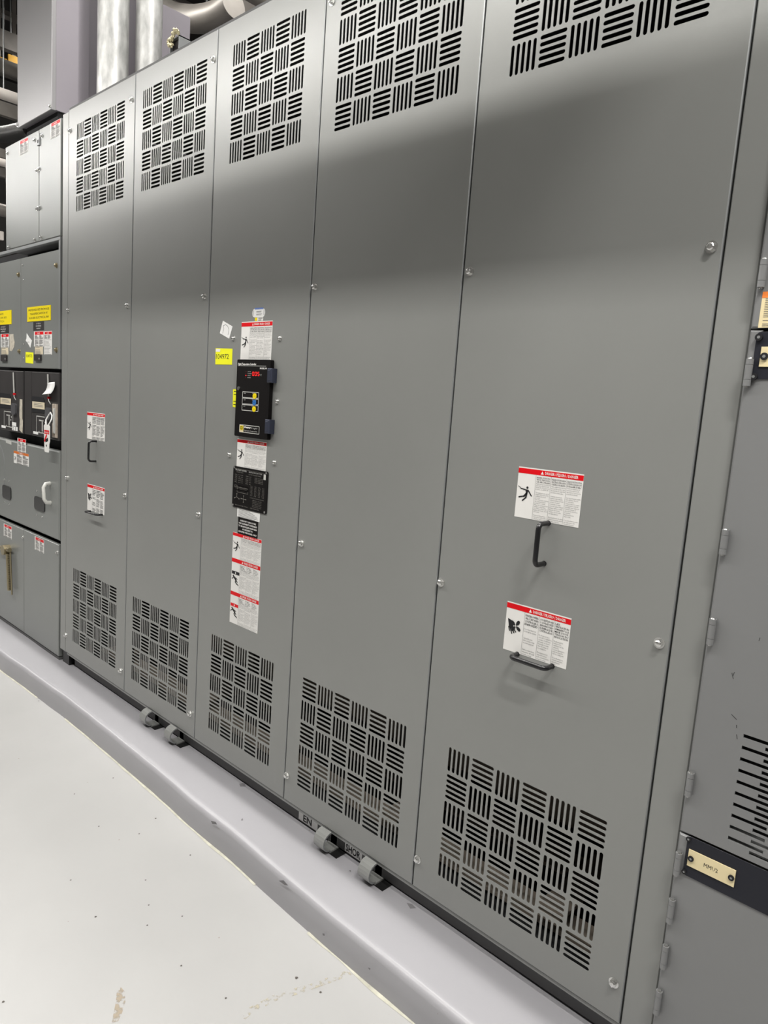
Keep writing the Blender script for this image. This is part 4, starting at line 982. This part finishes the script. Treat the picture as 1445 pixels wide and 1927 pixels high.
# far room steelwork seen over the left gear
def beam(p0, p1, w_, m, name, label, cat):
    b = MB(); b.tube([p0, p1], w_, m, 4); o = b.build(name, None, (Vector(p0) + Vector(p1)) / 2); return tag(o, label, cat)
def joist(x, z, label):
    t = thing('bar_joist', label, 'joist', (x, 2.3, z), 'roof joists'); dep = .5
    b = MB(); b.box(x - .05, x + .05, -1.1, 5.7, z + dep - .05, z + dep, JOIST); b.build('top_chord', t, (x, 2.3, z + dep))
    b = MB(); b.box(x - .05, x + .05, -1.1, 5.7, z, z + .05, JOIST); b.build('bottom_chord', t, (x, 2.3, z))
    n = 16
    for k in range(n):
        y0_, y1_ = -1.1 + 6.8 * k / n, -1.1 + 6.8 * (k + 1) / n; zz = (z + .04, z + dep - .04)
        b = MB(); b.tube([(x, y0_, zz[k % 2]), (x, y1_, zz[(k + 1) % 2])], .016, JOIST, 6); b.build('web_bar', t, (x, y0_, z))
for x_, lab in ((-8.0, 'roof joist with diagonal web bars, furthest at the top left corner'), (-6.4, 'roof joist with diagonal web bars above the yellow panels'), (-4.6, 'roof joist with diagonal web bars behind the bus duct'),
                (-2.9, 'roof joist with diagonal web bars above the round duct elbow'), (-1.2, 'roof joist with diagonal web bars nearest the transformer')): joist(x_, at(16, 35, x=-6.4).z, lab)
def yrun(v0, v1, X0, m, name, label, cat, sq=False, u=16, ya=None, yb=None):
    """something running away from the viewer, over the left gear; v0..v1 its upper and lower edge at u"""
    a = at(u, v0, x=X0); c = at(u, v1, x=X0); zc = (a.z + c.z) / 2; h = (a.z - c.z) / 2; ym = (a.y + c.y) / 2
    A = ym - 1.6 if ya is None else ya; B_ = ym + 1.6 if yb is None else yb; b = MB()
    if sq: b.box(X0 - h, X0, A, B_, zc - h, zc + h, m)
    else: b.tube([(X0, A, zc), (X0, B_, zc)], h, m, 22)
    o = b.build(name, None, (X0, (A + B_) / 2, zc)); return tag(o, label, cat)
yrun(59, 93, -5.6, JOIST, 'flat_duct', 'dark grey duct above the yellow panels', 'duct', True)
yrun(115, 142, -5.2, DUCTR, 'round_duct', 'dull round duct under the yellow panels', 'duct')
yrun(170, 191, -4.4, WHITEPIPE, 'insulated_pipe', 'pale insulated pipe crossing behind the bus duct', 'pipe')
yrun(194, 220, -4.9, DUCTR, 'flat_duct', 'brown grey duct right under the pale pipe', 'duct', True)
yrun(280, 297, -5.0, DUCTR, 'flat_duct', 'brownish duct left of the upper switchgear covers', 'duct', True, u=6)
yrun(299, 314, -4.4, WHITEPIPE, 'insulated_pipe', 'lower pale pipe, left of the upper switchgear covers', 'pipe', u=6)
yrun(316, 333, -5.3, JOIST, 'cable_tray', 'dark tray under the lower pale pipe', 'tray', True, u=6)
yrun(384, 408, -5.0, DUCTR, 'round_duct', 'dark duct left of the covers, lowest of the ducts', 'duct', u=6)
yrun(436, 452, -4.7, WHITEPIPE, 'junction_box', 'small pale box at the left edge above the switchgear flange', 'box', True, u=6, ya=at(0, 440, x=-4.7).y, yb=at(7, 440, x=-4.7).y)
for k, (u0, u1) in enumerate(((-14, 13), (15.5, 42))):
    a = at(u0, 93, x=-6.0); c = at(u1, 105, x=-6.0); y_m = (a.y + c.y) / 2
    t = thing('crane_panel', ['yellow steel panel at the left picture edge under the roof', 'yellow steel panel next to the bus duct under the roof'][k], 'panel', (-6.0, y_m, a.z - .3))
    b = MB(); b.box(-6.03, -6.0, a.y, c.y, a.z - .13, a.z - .04, YEL2); b.build('sheet', t, (-6.0, y_m, a.z - .3))
    b = MB(); b.box(-6.035, -6.025, y_m - .02, y_m + .02, a.z - .04, 6.6, JOIST); b.build('strap', t, (-6.0, y_m, 6.6))
RODL = ['thin steel hanger rod at the top left, above the yellow panels', 'thin steel hanger rod just above the pale insulated pipe', 'thin hanger rod left of the round duct elbow middle', 'thin hanger rod above the right part of the round duct elbow', 'short hanger rod at the right end of the round duct elbow', 'thin hanger rod beside the cable tray at the top edge']
for k, (u, v0, v1, X0) in enumerate(((20, 46, 62, -5.45), (7, 145, 167, -4.4), (389, 0, 18, -2.3), (407, 0, 12, -2.6), (429, 25, 40, -2.0), (455, 0, 12, -1.9))):
    c = at(u, v1, x=X0); b = MB(); b.tube([(X0, c.y, c.z + .9), (X0, c.y, c.z)], .006, EDGE, 6); o = b.build('hanger_rod', None, c); tag(o, RODL[k], 'rod', 'hanger rods')
# tray and duct over the top edge, centre
yrun(-16, 14, -1.75, DUCTR, 'cable_tray', 'grey boxed cable tray over the top edge above the centre panel', 'tray', True, u=436, ya=.75, yb=3.4)
yrun(-26, 2, -.9, DUCTR, 'round_duct', 'light round duct at the top picture edge above the centre panel', 'duct', u=468, ya=.75, yb=3.4)

# unseen trough, added to shade the right hand panels; the pipe follows its diagonal shadow
b = MB(); b.box(-.35, 2.35, -.82, -.76, 2.60, 2.72, DUCTR)
t = thing('shade_trough', 'unseen trough added over the aisle to shade the panels below the upper grilles', 'cable trough', (1.0, -.8, 2.60)); b.build('trough_body', t, (1.0, -.8, 2.60))
for x_ in (.0, 2.0):
    b = MB(); b.box(x_ - .01, x_ + .01, -.80, -.78, 2.72, 6.59, EDGE); b.build('strap', t, (x_, -.8, 2.72))
b = MB(); b.tube([(2.13, -.62, 2.62), (2.13, 3.2, 2.62)], .055, WHITEPIPE, 18)
t = thing('service_pipe', 'pale pipe crossing over the transformer roof, above the picture', 'pipe', (2.13, .6, 2.55)); b.build('pipe', t, (2.13, .6, 2.55))
for y_ in (-.5, 2.8):
    b = MB(); b.tube([(2.13, y_, 2.64), (2.13, y_, 6.6)], .004, EDGE, 6); b.build('hanger', t, (2.13, y_, 2.64))

# ================================================================== MOTOR CONTROL CENTRE, RIGHT
YM = -.012
mcc = thing('motor_control_center', 'grey motor control cabinet with hinged doors at the right picture edge', 'cabinet', (2.4, 0, PADZ))
MX = 2.0645
MXR = 2.75
zt_d = at(1441, 619, y=YM).z; zm_d = at(1287, 1569, y=YM).z
b = MB(); b.box(MX + .004, MXR + .02, .012, .6, PADZ + .001, 2.45, DARK); b.build('housing', mcc, (2.4, 0, PADZ))
b = MB(); b.box(MX, MXR, YM, .012, zt_d + .0015, 2.45, MCC, .003); d1 = b.build('door', mcc, (2.4, YM, zt_d), label='upper door with cream and orange warning label')
# middle door with staggered rectangular vents
b = MB(); z0, z1 = zm_d + .0015, zt_d - .0015
vx0 = at(1399, 1383, y=YM).x; vz1 = at(1399, 1381, y=YM).z
rowh = (vz1 - at(1371, 1573, y=YM).z) / 9.0
sl = rowh * .33
slw = .058; pit = .0735
b.box(MX, MX + .02, YM, .012, z0, z1, MCC, .003)
def vent_rows():
    rows = []
    for k in range(20):
        zc = vz1 - k * rowh / 2 - sl / 2; rows.append((zc - sl / 2, zc + sl / 2, (0 if k % 2 == 0 else 1)))
    return rows
vr = vent_rows(); vb = vr[-1][0] - .012; vxr = vx0 + pit * 6
R = lambda xa, xb, za, zb: b.face([(xa, YM, za), (xb, YM, za), (xb, YM, zb), (xa, YM, zb)], MCC)
R(MX + .017, vx0 - .03, z0 + .003, z1 - .003); R(vx0 - .03, MXR, vr[0][1], z1 - .003); R(vx0 - .03, MXR, z0 + .003, vr[-1][0]); R(vxr, MXR, vr[-1][0], vr[0][1])
for k, (za, zb, odd) in enumerate(vr):
    x = vx0 - .03; st = vx0 + (pit * .5 if odd else 0); xx = st
    while xx < vxr:
        R(x, xx, za, zb); e_ = min(xx + slw, vxr)
        b.face([(xx, YM, za), (e_, YM, za), (e_, YM + .004, za), (xx, YM + .004, za)], MCC); b.face([(xx, YM, zb), (xx, YM + .004, zb), (e_, YM + .004, zb), (e_, YM, zb)], MCC)
        b.face([(xx, YM, za), (xx, YM + .004, za), (xx, YM + .004, zb), (xx, YM, zb)], MCC)
        x = e_; xx += pit
    R(x, vxr, za, zb) if x < vxr else None
    if k + 1 < len(vr): R(vx0 - .03, vxr, vr[k + 1][1], za)
d2 = b.build('door', mcc, (2.4, YM, z0), label='middle door with staggered slot vents and a black name strip')
b = MB(); b.box(MX, MXR, YM, .011, PADZ + .03, zm_d - .0015, MCC, .003); d3 = b.build('door', mcc, (2.4, YM, PADZ + .03), label='lower door with the black strip and MMU2 plate')
# bits behind the vents
b = MB(); b.box(vx0 - .02, vxr, .004, .008, vr[-1][0] - .005, vr[-1][0] + .03, EDGE); b.build('filter_edge', mcc, (vx0, .005, vr[-1][0]))
# hinges
def hinge(par, u0, v0, u1, v1):
    a = at(u0, v0, y=-.022); c = at(u1, v1, y=-.022); xx = (a.x + c.x) / 2; L = a.z - c.z; b = MB(); yc = YM - .0065
    r_ = .0062
    segs_ = ((0, .2), (.21, .72), (.73, .95))
    for s0, s1 in segs_: b.tube([(xx, yc, a.z - s0 * L), (xx, yc, a.z - s1 * L)], r_, MCC, 12)
    b.tube([(xx, yc, a.z - .0005), (xx, yc, a.z + .0018)], [r_ * .8, r_ * .6], STEEL, 12); b.tube([(xx, yc, c.z + .05 * L), (xx, yc, c.z)], r_ * .45, STEEL, 8)
    b.box(xx, xx + .004, yc + .002, 0.0, c.z + .05 * L, a.z, MCC)
    b.build('hinge', par, (xx, yc, c.z))
for q in ((d1, 1438, 487, 1429, 543), (d2, 1410, 675, 1403, 729), (d2, 1364, 997, 1358, 1046), (d2, 1340, 1165, 1334, 1216), (d2, 1298, 1455, 1293, 1501),
          (d3, 1276, 1606, 1271, 1650), (d3, 1263, 1694, 1258, 1740), (d3, 1251, 1781, 1246, 1826), (d3, 1239, 1866, 1233, 1912)): hinge(*q)

# name strips
def strip(par, corners, x_right, label, plate_c, txt, scr):
    P4 = [at(*c, y=YM) for c in corners]; x0 = (P4[0].x + P4[1].x) / 2; z1, z0_ = P4[0].z, P4[1].z
    b = MB(); plate(b, (x0, x_right, z0_, z1), YM, BLUEP2, .002, .006); o = b.build('name_strip', par, ((x0 + .3), YM, z0_), label=label)
    return o, x0, z0_, z1
BLUEP2 = mat('blue black plate', (0.022, 0.023, 0.030), .5, spec=.2)
s3, x0, za, zb = strip(d3, [(1296, 1573), (1284, 1643)], MXR - .03, 'blue-black strip across the top of the lower door', None, None, None)
def ivory(par, corners, txt, y, label):
    r_ = rect_of(*corners, y=y); b = MB(); plate(b, r_, y, CREAM, .002); W = r_[1] - r_[0]; H = r_[3] - r_[2]
    if txt: b.text(txt, r_[0] + W * .5, r_[2] + H * .38, H * .34, y - .0023, INK, width=W * .30, align='CENTER')
    o = b.build('engraved_plate', par, ((r_[0] + r_[1]) / 2, y, r_[2]), label=label)
    return r_, W, H
y_ = YM - .002
r_, W_, H_ = ivory(d3, [(1297, 1597), (1385.3, 1638), (1381, 1668.5), (1293, 1628)], 'MMU2', y_, 'cream plate engraved MMU2')
for fx in (.07, .93):
    b = MB(); b.disc(r_[0] + fx * W_, r_[2] + H_ * .5, .0052, y_ - .0045, INK, 14, y_ - .002); b.disc(r_[0] + fx * W_, r_[2] + H_ * .5, .0022, y_ - .0048, EDGE, 6); b.build('screw', d3, (r_[0] + fx * W_, y_, r_[2] + H_ * .5))
for (u, v) in ((1293, 1577), (1284.5, 1638)):
    p = at(u, v, y=y_); b = MB(); b.disc(p.x + .003, p.z, .0045, y_ - .003, INK, 12, y_); b.disc(p.x + .003, p.z, .002, y_ - .0032, EDGE, 6); b.build('screw', d3, p)
s2, x0, za, zb = strip(d2, [(1423, 625), (1415, 713)], MXR - .03, 'blue-black strip at the top of the middle door', None, None, None)
r_ = rect_of((1433, 653), (1480, 652), (1478, 692), (1429, 689), y=y_); b = MB(); plate(b, r_, y_, CREAM, .002); b.build('engraved_plate', d2, (r_[0], y_, r_[2]), label='cream plate, cut off by the picture edge')
for (u, v, q) in ((1429, 635, .006), (1419, 709, .006), (1439, 671, .0062)):
    p = at(u, v, y=y_); b = MB(); b.disc(p.x, p.z, q, y_ - .005, INK, 14, y_); b.disc(p.x, p.z, q * .45, y_ - .0053, EDGE, 6); b.build('screw', d2, p)
def warn_r(b, r, y):
    x0, x1, z0, z1 = r; H = z1 - z0; W = x1 - x0
    b.poly([(x0 + .0 * W, z1 - .17 * H), (x1, z1 - .17 * H), (x1, z1), (x0, z1)], y - .0003, BRIGHTOR)
    lines(b, (x0 + .08 * W, x1, z0 + .03 * H, z1 - .17 * H), y - .0004, GREYINK, 16, .3, .3, .03, 12)
sticker(d1, SK, [(1434.5, 550), (1500, 545), (1497, 620), (1428, 612)], warn_r, 'cream warning label with an orange header at the picture edge', base=CREAM, y=YM)
# scuffs on the middle door
for k, (pa, pb) in enumerate((((1377, 1266), (1380, 1278)), ((1382, 1265), (1379, 1272)), ((1376, 1344), (1386, 1354)), ((1386, 1364), (1386, 1370)), ((1386, 1382), (1387, 1391)), ((1430, 1200), (1428, 1206)))):
    a = at(*pa, y=YM); c = at(*pb, y=YM); b = MB(); b.stroke((a.x, a.z), (c.x, c.z), .0012, YM - .0003, SCUFF); b.build('scuff_mark', d2, a)

# faint scratches on panel 4 / 3
for pa, pb in (((591, 342), (612, 318)), ((560, 352), (585, 346))):
    a = at(*pa); c = at(*pb); b = MB(); b.stroke((a.x, a.z), (c.x, c.z), .0008, -.0003, SCUFF)

# ================================================================== FLOOR MARKS
def floor_patch(pts, m, name, label):
    P3 = [at(u, v, z=.0006) for (u, v) in pts]; b = MB(); c = sum(P3, Vector()) / len(P3)
    P3 = [Vector((p.x, p.y, .0006)) for p in P3]
    if sum(P3[k].x * P3[(k + 1) % len(P3)].y - P3[(k + 1) % len(P3)].x * P3[k].y for k in range(len(P3))) < 0: P3.reverse()
    b.face(P3, m); o = b.build(name, None, (c.x, c.y, 0)); tag(o, label, 'stain'); return o
floor_patch([(220, 1862), (228, 1858), (235, 1866), (236, 1885), (230, 1905), (222, 1922), (210, 1925), (214, 1905), (218, 1885)], STAIN, 'floor_stain', 'brown elongated stain on the light floor at the bottom edge')
floor_patch([(455, 1915), (470, 1895), (510, 1874), (560, 1858), (600, 1846), (640, 1830), (672, 1822), (668, 1832), (620, 1850), (570, 1868), (520, 1884), (480, 1902), (462, 1918)], STAIN2, 'floor_stain', 'long thin tan streak on the floor near the pad')
